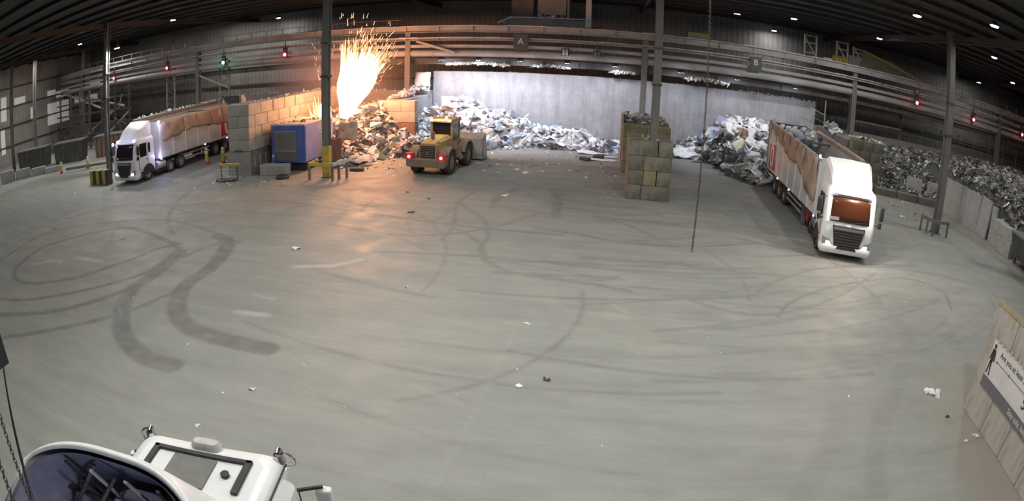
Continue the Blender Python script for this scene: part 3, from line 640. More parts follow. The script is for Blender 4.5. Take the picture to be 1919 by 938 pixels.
o=MB(); hfield(lambda x,y:3.3+.15*nz(x*3,y*3),1.9,3.7,42.4,50.8,.2,(.25,.23,.2),o)
for _ in range(160): chunk(o,(R.uniform(1.2,4.4),R.uniform(42.5,50),3.55),R.uniform(.2,.5),PAL_D+PAL_G,'sbp')
tag(o.build('pillar_rubble',M['debris']),'grey rubbish piled on top of the farther centre pillar','rubble',kind='stuff')
# rusty wall end (middle), two beige courses above a rusty plate
MB_=MB().box(-18.5,-15.15,45.3,45.42,0,2.28); tag(MB_.build('rusty_plate',M['rust'],bevel=.02),'rusty brown steel plate covering the foot of the wall end left of the loader','plate')
MB_=MB().box(-18.45,-15.2,45.45,46.35,0,2.26); tag(MB_.build('concrete_plinth',M['conc_d']),'dark concrete foot behind the rusty plate','wall foot')
for k,xs_ in ((0,[-18.5,-17.65,-15.2]),(1,[-18.5,-16.4,-15.2])):
    for i in range(2):
        block(xs_[i],xs_[i+1],45.4,46.3,2.3+k*.9,3.2+k*.9,'block_b','%s beige block of the %s row above the rusty plate'%(['left','right'][i],['lower','upper'][k]),'blocks above the rusty plate')
# long left block wall
for k in range(4):
    z0=1.72+k*.84; z1=z0+.84
    fr=[-25.85,-24.9,-23.9] if k%2==0 else [-25.85,-23.9]
    for i in range(len(fr)-1):
        block(fr[i],fr[i+1],34.3,35.15,z0,z1,'block_b','%s beige block, %s, near end of the long left wall'%((['left','right'][i] if k%2==0 else 'full width'),rn(k,4)),'blocks at the near end of the long left wall')
    y=35.17; i=0
    if k%2: block(-24.75,-23.9,y,y+.85,z0,z1,'block_b','short beige block, %s, side of the long left wall'%rn(k,4),'side blocks of the long left wall'); y+=.87
    names=['first','second','third','fourth','fifth','sixth','seventh','eighth','ninth','tenth','eleventh']
    while y<53:
        block(-24.75,-23.9,y,min(y+1.68,53.9),z0,z1,'block_b','beige block, %s, %s along the side of the long left wall'%(rn(k,4),names[i]),'side blocks of the long left wall'); y+=1.7; i+=1
t=thing('steel_plinth','dark slotted steel base carrying the long left block wall','wall base',(-24.9,34.3,0))
MB().box(-.95,1.,0,19.6,0,1.7).build('base_body',M['conc_d'],t)
MB().box(-1.05,1.03,-.06,.0,0,1.68).build('end_plate',M['steel_l'],t)
mb=MB()
for q in range(12): MB().box(1.0,1.03,.5+q*.75,.62+q*.75,.5,1.35).build('slot',M['tan'],t)
MB().box(-.3,.3,-.2,-.06,1.75,1.83).build('bracket',M['steel_d'],t)
wall_thing('core_wall',-25.85,-24.8,35.2,54,5.0,'conc','concrete core behind the beige side blocks of the long left wall')
ledge('ledge_debris','rubbish scattered along the top of the long left block wall',[(-24.6,34.6,5.1),(-24.6,44,5.1),(-24.5,53,5.1)],160,.4,.12,.4,PAL_D)
t=thing('metal_hopper','dark open sheet-metal hopper resting on top of the long left wall','hopper',(-26.2,35.9,5.08))
MB().prism([(-.9,0),(.7,0),(1.,.55),(-1.3,.55)],-.02,.02,'y').build('back_plate',M['steel_d'],t)
MB().box(.7,.9,-.5,.1,0,.6).build('side_plate',M['steel_l'],t); MB().box(-1.35,-1.2,-.5,.1,0,.5).build('side_plate',M['steel_l'],t)
# blocks behind the right truck
for k in range(5):
    z0=k*.84
    for i in range(3):
        block(20.2+i*1.1+(.0 if k%2 else .25),21.28+i*1.1+(.0 if k%2 else .25),45.0,45.85,z0,z0+.84,'block_g','%s block, %s, stack between bay B and the shredded heap'%(['left','middle','right'][i],rn(k,5)),'blocks between bay B and the shredded heap')
wall_thing('dividing_wall',20.3,23.3,45.9,53.9,4.0,'conc_d','stub dividing wall behind the blocks right of bay B')
ledge('ledge_debris','dusty lumps on top of the stack right of bay B',[(20.4,45.5,4.3),(22,45.6,4.35),(23.6,45.6,4.2)],60,.3,.15,.5,PAL_D)
# low kerb of rubble walls at the base of shredded heap
for x0,x1,y0,l in ((23.2,25.2,44.6,'left'),(25.3,27.3,43.9,'middle'),(27.4,29.2,43.2,'right')):
    o=MB().box(-(x1-x0)/2,(x1-x0)/2,-.4,.4,0,.6).build('barrier_block',M['conc_d'],loc=((x0+x1)/2,y0,0),rot=(0,0,-.32),bevel=.04)
    tag(o,'%s low dark barrier block holding back the shredded heap behind the right truck'%l,'barrier block')
# ---------------------------------------------------------------- right side panels, posts
import itertools
py=41.6
for i,l in enumerate(('farthest','second','third','fourth','nearest')):
    y1=py-i*1.55
    o=MB().prism([(-1.52,0),(0,0),(0,2.95),(-1.52,2.8+.05*(i%2))],-.09,.09,'x').build('precast_barrier',M['conc'],bevel=.02,loc=(29.05,y1,0),rot=(0,R.uniform(.06,.12),0))
    tag(o,'%s of the five tall leaning concrete panels beside the right column'%l,'panel','leaning panels at right')
tag(MB().box(-.1,.1,-.35,.35,0,2.6).build('thin_post',M['conc'],loc=(29.3,33.3,0),bevel=.02),'narrow pale post standing at the near end of the leaning panels','post')
for (x,y,z0,w,d,h,l) in ((29.1,32.2,0,.9,1.6,1.05,'first low block past the leaning panels, bottom'),(29.2,32.2,1.06,.9,1.5,.85,'block stacked on the first low one past the panels'),
                         (28.7,30.4,0,.9,1.7,1.05,'second low block toward the dark skip'),(28.9,30.6,1.06,.9,1.9,.85,'pale topped block stacked beside the dark skip')):
    tag(MB().box(-w/2,w/2,-d/2,d/2,0,h).build('barrier_block',M['conc'],loc=(x,y,z0),rot=(0,0,.12),bevel=.04),l,'barrier block')
for (x,y,l) in ((27.6,44.3,'farther'),(29.6,43.4,'nearer')):
    tag(MB().box(-.8,.8,-.06,.06,0,1.9).build('precast_barrier',M['conc'],loc=(x,y+.6,0),rot=(-.1,0,-.45),bevel=.02),'%s short panel left of the right column, holding the shredded heap'%l,'panel')
t=thing('waste_skip','dark steel skip on small wheels at the right edge of the yard','skip',(29.0,27.2,0),-.25)
MB().prism([(-1.1,.45),(1.1,.45),(1.5,2.0),(-1.5,2.0)],-1.7,1.7,'y').build('body',M['steel_d'],t,bevel=.04)
MB().box(-1.55,1.55,-1.75,1.75,1.95,2.08).build('rim',M['steel'],t)
for x,y in ((-.9,-1.3),(.9,-1.3),(-.9,1.3),(.9,1.3)):
    w=MB().cyl((x-.06,y,.2),(x+.06,y,.2),.2,n=14).build('wheel',M['rubber'],t); MB().box(x-.09,x+.09,y-.05,y+.05,.2,.5).build('caster_fork',M['steel'],t)
# guard round the right column
t=thing('column_guard','low brown guard rail on short legs around the right column','guard rail',(23.1,33.4,0))
for p0,p1 in (((-1.1,.55,.98),(-.75,-.85,.98)),((-.75,-.85,.98),(.75,-.75,.98)),): MB().beam(p0,p1,.16,.2).build('rail',M['conc_d'],t)
for x,y in ((-1.1,.5),(-.95,-.2),(-.72,-.8),(.7,-.72)): MB().box(x-.06,x+.06,y-.06,y+.06,0,.9).build('leg',M['conc_d'],t)
# guard round the yellow-footed column
t=thing('column_guard','yellow guard rail on short legs around the column beside the blue machine','guard rail',(-17.6,34.,0))
MB().beam((-1.0,-.45,1.05),(.75,-.45,1.05),.12,.22).build('rail',M['yellow'],t); MB().beam((.75,-.45,1.05),(1.3,.8,1.15),.12,.2).build('rail',M['dust'],t); MB().beam((-1.0,-.45,1.05),(-1.0,.9,1.1),.12,.2).build('rail',M['yellow'],t)
for x,y in ((-1.,-.4),(.72,-.4),(.95,.1),(1.25,.7)): MB().box(x-.07,x+.07,y-.07,y+.07,0,1.).build('leg',M['steel'],t)
# bollards
def bollard(x,y,label,h=1.25,mat='yellow'):
    t=thing('bollard',label,'bollard',(x,y,0))
    MB().cyl((0,0,0),(0,0,h),.16,n=14).build('post',M[mat],t)
    MB().cyl((0,0,h),(0,0,h+.12),.16,.05,n=14).build('cap',M['dust'],t)
    MB().cyl((0,0,h*.7),(0,0,h*.9),.165,n=14,caps=False).build('pale_band',M['white_d'],t)
    MB().cyl((0,0,0),(0,0,.22),.19,n=14).build('foot',M['red'],t)
bollard(-31.3,38.2,'yellow bollard beside the left trailer, farther from the block wall'); bollard(-29.6,38.4,'yellow bollard beside the left trailer, nearer to the block wall')
bollard(-50.4,34.9,'orange-white bollard farthest left by the skips',1.1); bollard(-47.7,37.,'yellow bollard left of the tall column at left',1.1)
tag(MB().beam((-29.5,38.4,.75),(-26.6,37.6,.9),.12,.12).build('guard_bar',M['yellow']),'yellow bar running from the bollard to the long left wall','bar')
tag(MB().beam((-49.8,35.2,.35),(-44.2,38.,.35),.2,.25).build('kerb_rail',M['conc_d']),'low dark kerb rail between the two left bollards','rail')
t=thing('cage_trolley','small wire cage trolley with a yellow top bar by the long left wall','trolley',(-24.8,32.6,0),.27)
mb=MB()
for q in range(9): mb.box(-.85+q*.18,-.83+q*.18,-.32,-.30,.12,.85)
for z in (.12,.35,.6,.85): mb.box(-.86,.62,-.33,-.29,z-.015,z+.015)
for q in range(4): mb.box(-.86,-.84,-.3+q*.2,-.28+q*.2,.12,.85)
mb.build('wire_cage',M['dust'],t); MB().box(-.86,.62,-.3,.35,.1,.14).build('tray',M['steel_d'],t)
MB().box(-.6,.95,-.1,.15,1.05,1.2).build('top_bar',M['yellow'],t); MB().box(.72,.8,-.08,.12,.0,1.05).build('upright',M['steel'],t); MB().box(-.55,-.48,.0,.1,.14,1.05).build('upright',M['steel'],t)
for x in (-.75,.5): MB().cyl((x,-.36,.08),(x,-.3,.08),.08,n=10).build('wheel',M['rubber'],t)
t=thing('striped_barrier','yellow and black boxy barrier by the nose of the left truck','barrier',(-38.3,30.9,0),.1)
for i in range(6): MB().box(-.95+i*.42,-.55+i*.42,-.3,.3,0,1.15).build('panel',M['yellow'] if i%2==0 else M['steel_d'],t,bevel=.03)
# kerb blocks on the far left
for i,(x,y,l) in enumerate(((-58.9,31.5,'nearest'),(-57.5,33.3,'second'),(-55.6,34.7,'third'),(-53.6,35.8,'farthest'))):
    tag(MB().box(-1.,1.,-.4,.4,0,1.25-.22*i).build('kerb_block',M['conc'],loc=(x,y,0),rot=(0,0,.7),bevel=.04),'%s pale kerb block in the row before the dark skips at far left'%l,'kerb block')
for i,(x,y,w,l) in enumerate(((-62.,38.2,5.,'larger dark ribbed skip behind the kerb blocks at far left'),(-56.5,41.,4.6,'second dark ribbed skip, nearer to the left bollards'),(-51.3,43.8,4.,'brown ribbed skip left of the tall left column'))):
    t=thing('ribbed_skip',l,'skip',(x,y,0),.5)
    MB().prism([(-w/2+.3,0),(w/2-.3,0),(w/2,2.3),(-w/2,2.3)],-1.,1.,'y').build('body',M['steel_d'] if i<2 else M['rust'],t)
    for q in range(6):
        xx=-w/2+.5+q*(w-1)/5; MB().box(xx-.06,xx+.06,-1.12,-1.,.1,2.3).build('rib',M['steel_d'],t)
    MB().box(-w/2-.05,w/2+.05,-1.12,1.08,2.25,2.4).build('rim',M['steel'],t)
# ---------------------------------------------------------------- lamps
def lamp(x,y,z,label,power,seen=True,rad=.25):
    t=thing('high_bay_lamp',label,'lamp',(x,y,z),0,'high bay lamps')
    MB().cyl((0,0,.02),(0,0,.28),.3,.12,n=16).build('shade',M['steel_d'],t)
    MB().cyl((0,0,-.02),(0,0,.02),.24,n=16).build('lens',M['lamp'],t)
    MB().cyl((0,0,.28),(0,0,CZ-z),.02,n=6).build('drop_rod',M['steel_d'],t)
    l=bpy.data.lights.new('lamp_light','AREA'); l.shape='DISK'; l.size=.6; l.energy=power; l.color=(1,.985,.93)
    o=bpy.data.objects.new('lamp_light',l); COL.objects.link(o); o.parent=t; o.location=(0,0,-.06)
LP=820
for x,y,z,l,p in ((-40.2,35.4,11,'bright high lamp beside the tall left column',LP),(-52.8,40,13,'small high lamp over the left skips, left of the tall column',LP*.4),(-38.3,41.5,13,'small high lamp over the left truck',LP*.5),(-36.8,59,13,'small high lamp far back, left of the fire',LP*.2),
  (14.4,45,13,'high lamp over bay B, left one of the top pair',LP*.6),(17,60.2,13,'faint high lamp at the back above the bay B sign',LP*.15),(16.6,27.8,13,'bright high lamp at the top right, left of the brightest',LP*.45),(18.5,22.1,13,'brightest high lamp in the top right corner',LP*.45),
  (22.5,44.8,13,'high lamp left of the leaning right column',LP*.6),(26.9,32.3,13,'high lamp at the right below the brightest',LP*.45),(38.6,42.8,13,'dim high lamp farthest right, low',LP*.5),(44.4,57,13,'dim high lamp second from the right, low',LP*.3)):
    lamp(x,y,z,l,p)
k=0
for x,y in ((-28,6),(-28,22),(-10,6),(-10,22),(6,3),(6,20),(-48,18),(22,8),(-10,36),(-30,33),(-58,50),(-44,56),(-66,40),(-60,26),(42,30),(-3,14)):  # unseen lamps overhead; left and centre extras added to brighten walls and floor
    k+=1; l=bpy.data.lights.new('unseen_roof_light','AREA'); l.shape='DISK'; l.size=.7; l.energy=LP*(1.12 if y<30 and -12<x<8 else .26 if y<30 and x>-55 and x<35 else .85 if x<-40 else .45); l.color=(1,.985,.93)
    o=bpy.data.objects.new('unseen_roof_light',l); COL.objects.link(o); o.location=(x,y,13.3)
# floodlights under the gantry of bay A and B
def flood(x,y,z,tx,ty,tz,power,label,ang=95,col=(.86,.89,1.)):
    t=thing('floodlight',label,'floodlight',(x,y,z)); d=Vector((tx-x,ty-y,tz-z)).normalized(); q=d.to_track_quat('-Z','Y').to_euler()
    h=MB().box(-.25,.25,-.18,.18,.0,.16).build('housing',M['black'],t,rot=q); MB().box(-.22,.22,-.15,.15,-.02,.0).build('lens',M['lamp'],t,rot=q)
    l=bpy.data.lights.new('flood_light','SPOT'); l.energy=power; l.spot_size=math.radians(ang); l.spot_blend=1.0; l.shadow_soft_size=.2; l.color=col
    o=bpy.data.objects.new('flood_light',l); COL.objects.link(o); o.parent=t; o.rotation_euler=q; o.location=d*.1
for x,p,l in ((-14.5,1750,'leftmost'),(-11.2,1650,'second'),(-7.6,1350,'third'),(-3.6,1050,'fourth'),(.4,800,'fifth'),(6.,520,'sixth'),(11.,420,'seventh'),(16.5,330,'last')):
    flood(x,50.4,7.45,x+.1,52.3,4.2,p,'%s floodlight from the left in the row under the gantry pipe'%l,140,(.76,.83,1.))
for x,tx,p,l in ((-14,-12.5,5200,'first'),(-9.5,-8.5,4200,'second'),(-3,-2.5,2600,'third'),(9.5,10,2300,'last')):  # extra spots added to brighten the waste heaps
    flood(x,44.5,12.6,tx,48.6,1.2,p,'%s added roof-height floodlight from the left, aimed steeply down at the heaps'%l,62,(.86,.9,1.))
# reels on gantry
for x,l in ((-3.9,'larger white striped reel hanging on the gantry right of the A sign'),(-1.2,'small reel hanging on the gantry, right of the striped one')):
    t=thing('hose_reel',l,'reel',(x,51.4,8.35)); MB().cyl((-.25,0,0),(.25,0,0),.28,n=16).build('drum',M['white'] if x<-2 else M['steel_l'],t)
    for q in (-.27,.0,.27): MB().cyl((q-.03,0,0),(q+.03,0,0),.36,n=16).build('rim',M['black'],t)
    MB().box(-.04,.04,-.04,.04,.3,.9).build('hanger',M['steel_d'],t)
# ---------------------------------------------------------------- machines beyond the gantry
t=thing('conveyor_head','pale dusty conveyor head and walkway lit above bay A at the top of the frame','conveyor',(-6,55.2,10.16))
MB().prism([(-3.9,.0),(4.,.0),(3.9,1.2),(-3.2,1.35)],-.5,.5,'y').build('side_panel',M['conc'],t)
MB().box(-3.4,3.9,-.7,.7,1.3,1.42).build('top_ledge',M['white_d'],t)
MB().beam((-4.5,-.5,.8),(-3.1,-.5,1.4),.2,.2).build('end_bracket',M['white_d'],t)
MB().box(3.6,4.1,-.6,.6,.6,3.4).build('white_post',M['white'],t); MB().box(1.9,2.1,-.6,.6,1.4,3.4).build('side_post',M['steel_l'],t); MB().box(-3.2,-1.2,-.4,.4,1.4,3.2).build('motor_box',M['conc_d'],t)
MB().box(-.8,1.8,-.4,.4,1.7,3.2).build('guard_box',M['conc'],t)
mb=MB()
for _ in range(40): chunk(mb,(R.uniform(-1.,1.6),R.uniform(-.6,.3),1.5+R.uniform(-.1,.2)),R.uniform(.2,.45),PAL_W,'sk')
for x in (-3.9,-3.5,3.9): chunk(mb,(x,-.5,.9),.5,PAL_W,'s')
o=mb.build('clinging_dust',M['debris'],t); o['kind']='stuff'
t=thing('service_platform','white railed service platform above the right end of the gantry','platform',(21.8,55.4,10.16))
for x0 in (-3.0,.6,2.6):
    mb=MB(); 
    for a in (0,1.3): mb.box(x0+a-.07,x0+a+.07,-.5,-.36,0,2.7-.3*(x0>2))
    for z in (.9,1.9,2.6-.3*(x0>2)): mb.box(x0,x0+1.3,-.5,-.4,z-.05,z+.05)
    mb.beam((x0,-.4,2.5),(x0+1.3,-.4,.6),.1,.1)
    mb.build('rail_frame',M['white_d'],t)
MB().box(-3.2,4.4,-.8,.9,.0,.12).build('deck',M['steel_d'],t); MB().box(-.9,.0,-.7,-.55,.3,.75).build('white_plate',M['white'],t)
MB().cyl((.2,-.6,.75),(1.2,-.6,.75),.42,n=18).build('yellow_drum',M['yellow'],t); MB().box(1.0,1.9,-.6,.2,.2,1.2).build('yellow_box',M['yellow'],t)
MB().box(2.,3.6,-.6,.3,.6,1.5).build('rag_heap_box',M['conc'],t)
t=thing('inclined_conveyor','dark orange inclined conveyor running down right of the white platform','conveyor',(25.5,55.2,10.16))
MB().prism([(-.5,0),(8.2,0),(7.5,.6),(4,1.8),(0,2.2)],-.5,.5,'y').build('frame',M['loader_g'],t)
MB().beam((0,-.55,2.25),(7.8,-.55,.6),.12,.2).build('side_rail',M['yellow'],t)
t=thing('cladding_box','yellow and grey louvred unit on the gantry just right of the centre columns','unit',(8.0,55.,10.16))
MB().box(-1.,1.,-.4,.4,0,1.1).build('body',M['conc'],t); MB().box(-1.0,1.0,-.42,-.4,.8,1.1).build('yellow_strip',M['yellow'],t)
# racking past bay B
t=thing('steel_rack','steel frame with two pale shelves right of the bay B end column','rack',(28.,55.6,0))
for x in (-3.5,3.2): MB().box(x-.12,x+.12,-.1,.1,0,7.8).build('upright',M['steel'],t)
for z,mm in ((5.2,'dust'),(6.2,'steel_l'),(6.8,'steel')): MB().box(-3.5,3.2,-.4,.3,z-.08,z+.08).build('shelf',M[mm],t)
t=thing('handrail','long dark walkway handrail on the back wall at far right','handrail',(45,58.,4.1))
mb=MB()
for z in (1.1,2.): mb.box(-9,12,-.04,.04,z-.04,z+.04)
for q in range(8): mb.box(-9+q*3-.04,-9+q*3+.04,-.04,.04,-4.1,2.)
mb.build('rail',M['steel_l'],t)
# ---------------------------------------------------------------- wheels and trucks
def wheel(parent,x,y,r=.5,w=.3,side=1,name='wheel',rimm='rim',deep=False):
    mb=MB(); n=24; prof=[(0,.62*r),(.0,.9*r),(.04,r),(w-.04,r),(w,.9*r),(w,.62*r)]
    rings=[[(x+side*(-a),y+math.cos(t)*q,r+math.sin(t)*q) for t in [2*PI*i/n for i in range(n)]] for a,q in prof]
    mb.loft(rings,None,True,0,False,False)
    o=mb.build(name,M['rubber'],parent)
    h=MB(); pr=[(.06,.64*r),(.08,.5*r),(.14,.42*r),(.1,.2*r),(.02,.17*r)]
    rings=[[(x+side*(-a),y+math.cos(t)*q,r+math.sin(t)*q) for t in [2*PI*i/n for i in range(n)]] for a,q in pr]
    h.loft(rings,None,True,0,False,True); h.build('hub',M[rimm],parent if deep else o); return o
def rrect(hw,y0,y1,rad,z,n=5,crown=0):
    pts=[]
    for cx,cy,a0 in ((hw-rad,y1-rad,0),(-hw+rad,y1-rad,PI/2),(-hw+rad,y0+rad,PI),(hw-rad,y0+rad,1.5*PI)):
        for i in range(n+1):
            a=a0+PI/2*i/n; pts.append((cx+rad*math.cos(a),cy+rad*math.sin(a),z))
    return pts
def yfront(z):
    P=[(.4,.12),(.7,0),(1.55,.0),(1.65,.04),(2.75,.26),(2.95,.42),(3.05,.7)]
    return interp(P,z)
def make_cab(root,beacon=False,plain_roof=False,glass='glass',hood=True,marker=False):
    c=thing_part=bpy.data.objects.new('cab',MB().loft([rrect(1.22,.12,2.2,.2,.5),rrect(1.25,0,2.25,.2,.75),rrect(1.27,0,2.25,.2,1.55),rrect(1.26,.04,2.25,.2,1.66),rrect(1.23,.26,2.25,.2,2.74),rrect(1.18,.36,2.22,.22,2.93),rrect(1.04,.52,2.1,.22,3.04)],None,True).mesh('cab',M['white']))
    COL.objects.link(c); c.parent=root
    m=c.modifiers.new('edge','EDGE_SPLIT'); m.split_angle=math.radians(38)
    # windscreen
    n=12; vs=[];
    for j in range(5):
        z=1.66+j*(1.04/4); hw=1.13-.05*j/4
        for i in range(n+1):
            u=-1+2*i/n; vs.append((u*hw,yfront(z)-.035+.10*abs(u)**5,z))
    w=n+1; mb=MB(); mb.add(vs,[(j*w+i,j*w+i+1,(j+1)*w+i+1,(j+1)*w+i) for j in range(4) for i in range(n)],None,True)
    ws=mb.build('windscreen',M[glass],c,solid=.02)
    MB().box(-1.0,-.55,-.02,.0,1.72,1.86).build('dash_card',M['dust'],c,loc=(0,-.02,0))
    for s in (-1,1): MB().beam((s*.1,-.02,1.68),(s*.85,.0,1.78),.03,.03).build('wiper',M['black'],c)
    mb=MB(); mb.prism([(-.78,1.5),(.78,1.5),(.6,.62),(-.6,.62)],-.06,.02,'y'); g=mb.build('grille',M['black'],c)
    mb=MB()
    for q in range(6):
        z=.72+q*.12; hw=.62+.17*(z-.62)/.88; mb.box(-hw,hw,-.085,-.055,z-.018,z+.018)
    mb.build('grille_slats',M['steel_d'],c); MB().box(-.72,.72,-.09,-.05,1.34,1.46).build('badge_bar',M['chrome'],c)
    b=MB().loft([rrect(1.2,.0,.5,.2,.3),rrect(1.27,-.08,.6,.22,.42),rrect(1.27,-.08,.6,.22,.62),rrect(1.25,-.02,.6,.2,.66)],None,True).build('bumper',M['white'],c)
    MB().box(-.27,.27,-.12,-.08,.36,.48).build('number_plate',M['dust'],c); MB().prism([(-.5,.52),(.5,.52),(.42,.64),(-.42,.64)],-.11,-.07,'y').build('lower_grille',M['black'],c)
    for s in (-1,1):
        h=MB().prism([(s*.72,.64),(s*1.18,.68),(s*1.2,1.0),(s*.84,.86)],-.05,.03,'y').build('headlight',M['chrome'],c)
        MB().prism([(s*.74,.64),(s*1.0,.67),(s*.98,.80),(s*.82,.78)],-.08,-.04,'y').build('bulb',M['headl'],c)
        MB().box(s*1.255-.02,s*1.255+.02,.55,1.3,1.72,2.62).build('side_window',M['glass'],c,bevel=.02)
        MB().box(s*1.25-.02,s*1.25+.02,1.5,1.72,1.9,2.55).build('rear_window',M['glass'],c,bevel=.02)
        d=MB(); 
        for yy in (.42,1.42): d.box(s*1.272-.006,s*1.272+.006,yy-.012,yy+.012,.9,2.7)
        d.box(s*1.272-.006,s*1.272+.006,.42,1.42,.9,.92); d.build('door_seam',M['black'],c)
        MB().box(s*1.29-.02,s*1.29+.02,1.15,1.35,1.5,1.55).build('door_handle',M['black'],c)
        # arch
        pts=[(1.4+.66*math.cos(a),.5+.66*math.sin(a)) for a in np.linspace(0,PI,13)]
        MB().prism(pts,s*1.24,s*1.285,'x').build('wheel_arch',M['black'],c)
        MB().box(s*1.2-.08,s*1.2+.08,.55,.95,.4,.75).build('step',M['steel_d'],c)
        mr=MB().box(s*1.5-.11,s*1.5+.11,.06,.2,1.95,2.55).build('mirror',M['black'],c,bevel=.04)
        MB().box(s*1.47-.09,s*1.47+.09,.06,.18,1.62,1.88).build('wide_mirror',M['black'],c,bevel=.03)
        MB().beam((s*1.2,.3,2.6),(s*1.5,.13,2.58),.04,.04).build('mirror_arm',M['black'],c); MB().beam((s*1.2,.25,1.7),(s*1.5,.13,1.7),.04,.04).build('mirror_arm',M['black'],c)
        MB().cyl((s*.95,.34,2.9),(s*.95,.28,2.9),.07,n=10).build('roof_marker',M['markl'],c)
    MB().box(-1.05,1.05,.06,.3,2.72,2.8).build('sun_visor',M['white'] if not beacon else M['orangel'],c) if not beacon else MB().box(-.75,.85,.12,.4,2.8,2.9).build('sun_visor',M['white'],c)
    return c
def deflector(cab,z0=3.0,z1=4.0):
    mb=MB(); secs=[]
    for t in (0,.25,.5,.75,1.):
        y=.5+1.45*t; z=z0+.06+(z1-z0-.06)*(t**.6); hw=.98+.2*t
        secs.append([(-hw,y,z0-.02),(-hw*.97,y,z-.12),(-hw*.86,y,z),(0,y,z+.03),(hw*.86,y,z),(hw*.97,y,z-.12),(hw,y,z0-.02)])
    mb.loft(secs,None,True,closed=False,cap0=True,cap1=True)
    o=mb.build('roof_deflector',M['white'],cab); m=o.modifiers.new('edge','EDGE_SPLIT'); m.split_angle=math.radians(35)
    return o
def tractor(root):
    ch=MB().box(-.42,-.3,1.6,6.6,.75,1.0).box(.3,.42,1.6,6.6,.75,1.0).box(-.42,.42,3.9,5.4,.98,1.1)
    ch.build('chassis',M['black'],root)
    for s in (-1,1):
        wheel(root,s*1.24,1.4,.5,.3,s)
        wheel(root,s*1.24,4.0,.46,.34,s); wheel(root,s*1.24,5.3,.5,.5,s)
        MB().cyl((s*.95,2.5,.75),(s*.95,3.4,.75),.32,n=18).build('fuel_tank',M['chrome'] if s<0 else M['rim'],root)
        MB().box(s*1.1-.14,s*1.1+.14,2.3,3.5,.3,.42).build('side_guard',M['black'],root)
def trailer(root,rot,pivot,L,h0,h1,lowf,logo_y,lw=2.5):
    tr=bpy.data.objects.new('trailer',None); COL.objects.link(tr); tr.parent=root; tr.location=(pivot[0],pivot[1],0); tr.rotation_euler=(0,0,rot)
    # local: y 0 front .. L rear
    hw=lw/2; zb=1.2
    for s in (-1,1):
        sd=MB().prism([(0,zb),(L,zb),(L,h1),(0,h0)],s*hw-.04,s*hw+.04,'x').build('side_panel',M['white_d'],tr)
        mb=MB()
        for q in range(9):
            y=.05+q*(L-.1)/8; MB().box(s*hw+s*.04-.03,s*hw+s*.04+.03,y-.04,y+.04,zb,h0+(h1-h0)*y/L).build('side_post',M['white'],tr)
        MB().prism([(0,h0-.06),(L,h1-.06),(L,h1+.06),(0,h0+.06)],s*hw-.07,s*hw+.07,'x').build('top_rail',M['steel_l'],tr)
        # draped canvas: scalloped lower edge
        n=48; m_=6; vs=[]
        for i in range(n+1):
            y=.35+i*(L*.93)/n; u=i/n
            low=lowf(u)+.05*math.sin(i*1.1)
            top=h0+(h1-h0)*y/L+.04
            for j in range(m_+1):
                z=top-low*j/m_; vs.append((s*(hw+.09+.035*math.sin(i*.9+j*1.2)+.03*math.sin(i*.37)),y,z))
        w=m_+1; mb=MB(); mb.add(vs,[(i*w+j,i*w+j+1,(i+1)*w+j+1,(i+1)*w+j) for i in range(n) for j in range(m_)],None,True)
        tp=mb.build('canvas_sheet',M['tan'],tr,solid=.02)
        mb=MB()
        for q in range(7):
            y=1.+q*(L-2.)/6; MB().beam((s*(hw+.12),y,h0+(h1-h0)*y/L),(s*(hw+.12),y+.25,h0+(h1-h0)*y/L-.9),.04,.03).build('strap',M['rust'],tr)
        # logo: red patch with a white oval
        ly=logo_y; lg=MB().prism([(ly-.95,zb+.15),(ly+.8,zb+.15),(ly+.95,zb+1.6),(ly-.8,zb+1.75)],s*hw+s*.045,s*hw+s*.06,'x').build('red_logo',M['red'],tr)
        oval=[(ly+.1+.5*math.cos(a),zb+.95+.72*math.sin(a)) for a in np.linspace(0,2*PI,25)[:-1]]
        MB().prism(oval,s*hw+s*.055,s*hw+s*.068,'x').build('white_oval',M['white'],tr)
        oval=[(ly+.1+.2*math.cos(a),zb+.98+.5*math.sin(a)) for a in np.linspace(0,2*PI,25)[:-1]]
        MB().prism(oval,s*hw+s*.065,s*hw+s*.078,'x').build('red_centre',M['red'],tr)
        for q,y in enumerate((L-5.3,L-3.9,L-2.5)): wheel(tr,s*1.22,y,.5,.42,s,deep=True)
        MB().box(s*1.2-.02,s*1.2+.02,2.8,L-6.2,.55,.68).build('side_guard',M['steel_l'],tr); MB().box(s*1.2-.02,s*1.2+.02,2.8,L-6.2,.85,.98).build('side_guard',M['steel_l'],tr)
        MB().box(s*1.05-.1,s*1.05+.1,2.6,2.8,.1,1.1).build('landing_leg',M['steel'],tr)
        for y in (.1,L*.45,L*.7): MB().box(s*(hw+.06)-.02,s*(hw+.06)+.02,y-.04,y+.04,zb-.08,zb-.01).build('side_marker',M['headl'],tr)
    MB().box(-hw,hw,0,L,zb-.1,zb).build('bed',M['steel_d'],tr)
    MB().box(-hw,hw,-.02,.06,zb,h0+.1).build('front_bulkhead',M['white_d'],tr)
    MB().box(-hw,hw,L-.06,L+.04,zb,h1).build('rear_door',M['blockside'],tr)
    for s in (-1,1): MB().box(s*hw-.09,s*hw+.09,L-.1,L+.1,zb-.2,h1+.12).build('rear_post',M['steel_l'],tr)
    MB().box(-.5,.5,1.,L-1,.85,1.1).build('frame_rail',M['black'],tr)
    MB().beam((-hw,L*.52,h0+.05),(hw,L*.52,h0+.05),.1,.1).build('cross_bar',M['steel_d'],tr)
    MB().box(-1.15,1.15,L-6.0,L-1.8,.1,.14).build('mud_flap',M['black'],tr,loc=(0,0,.9))
    return tr
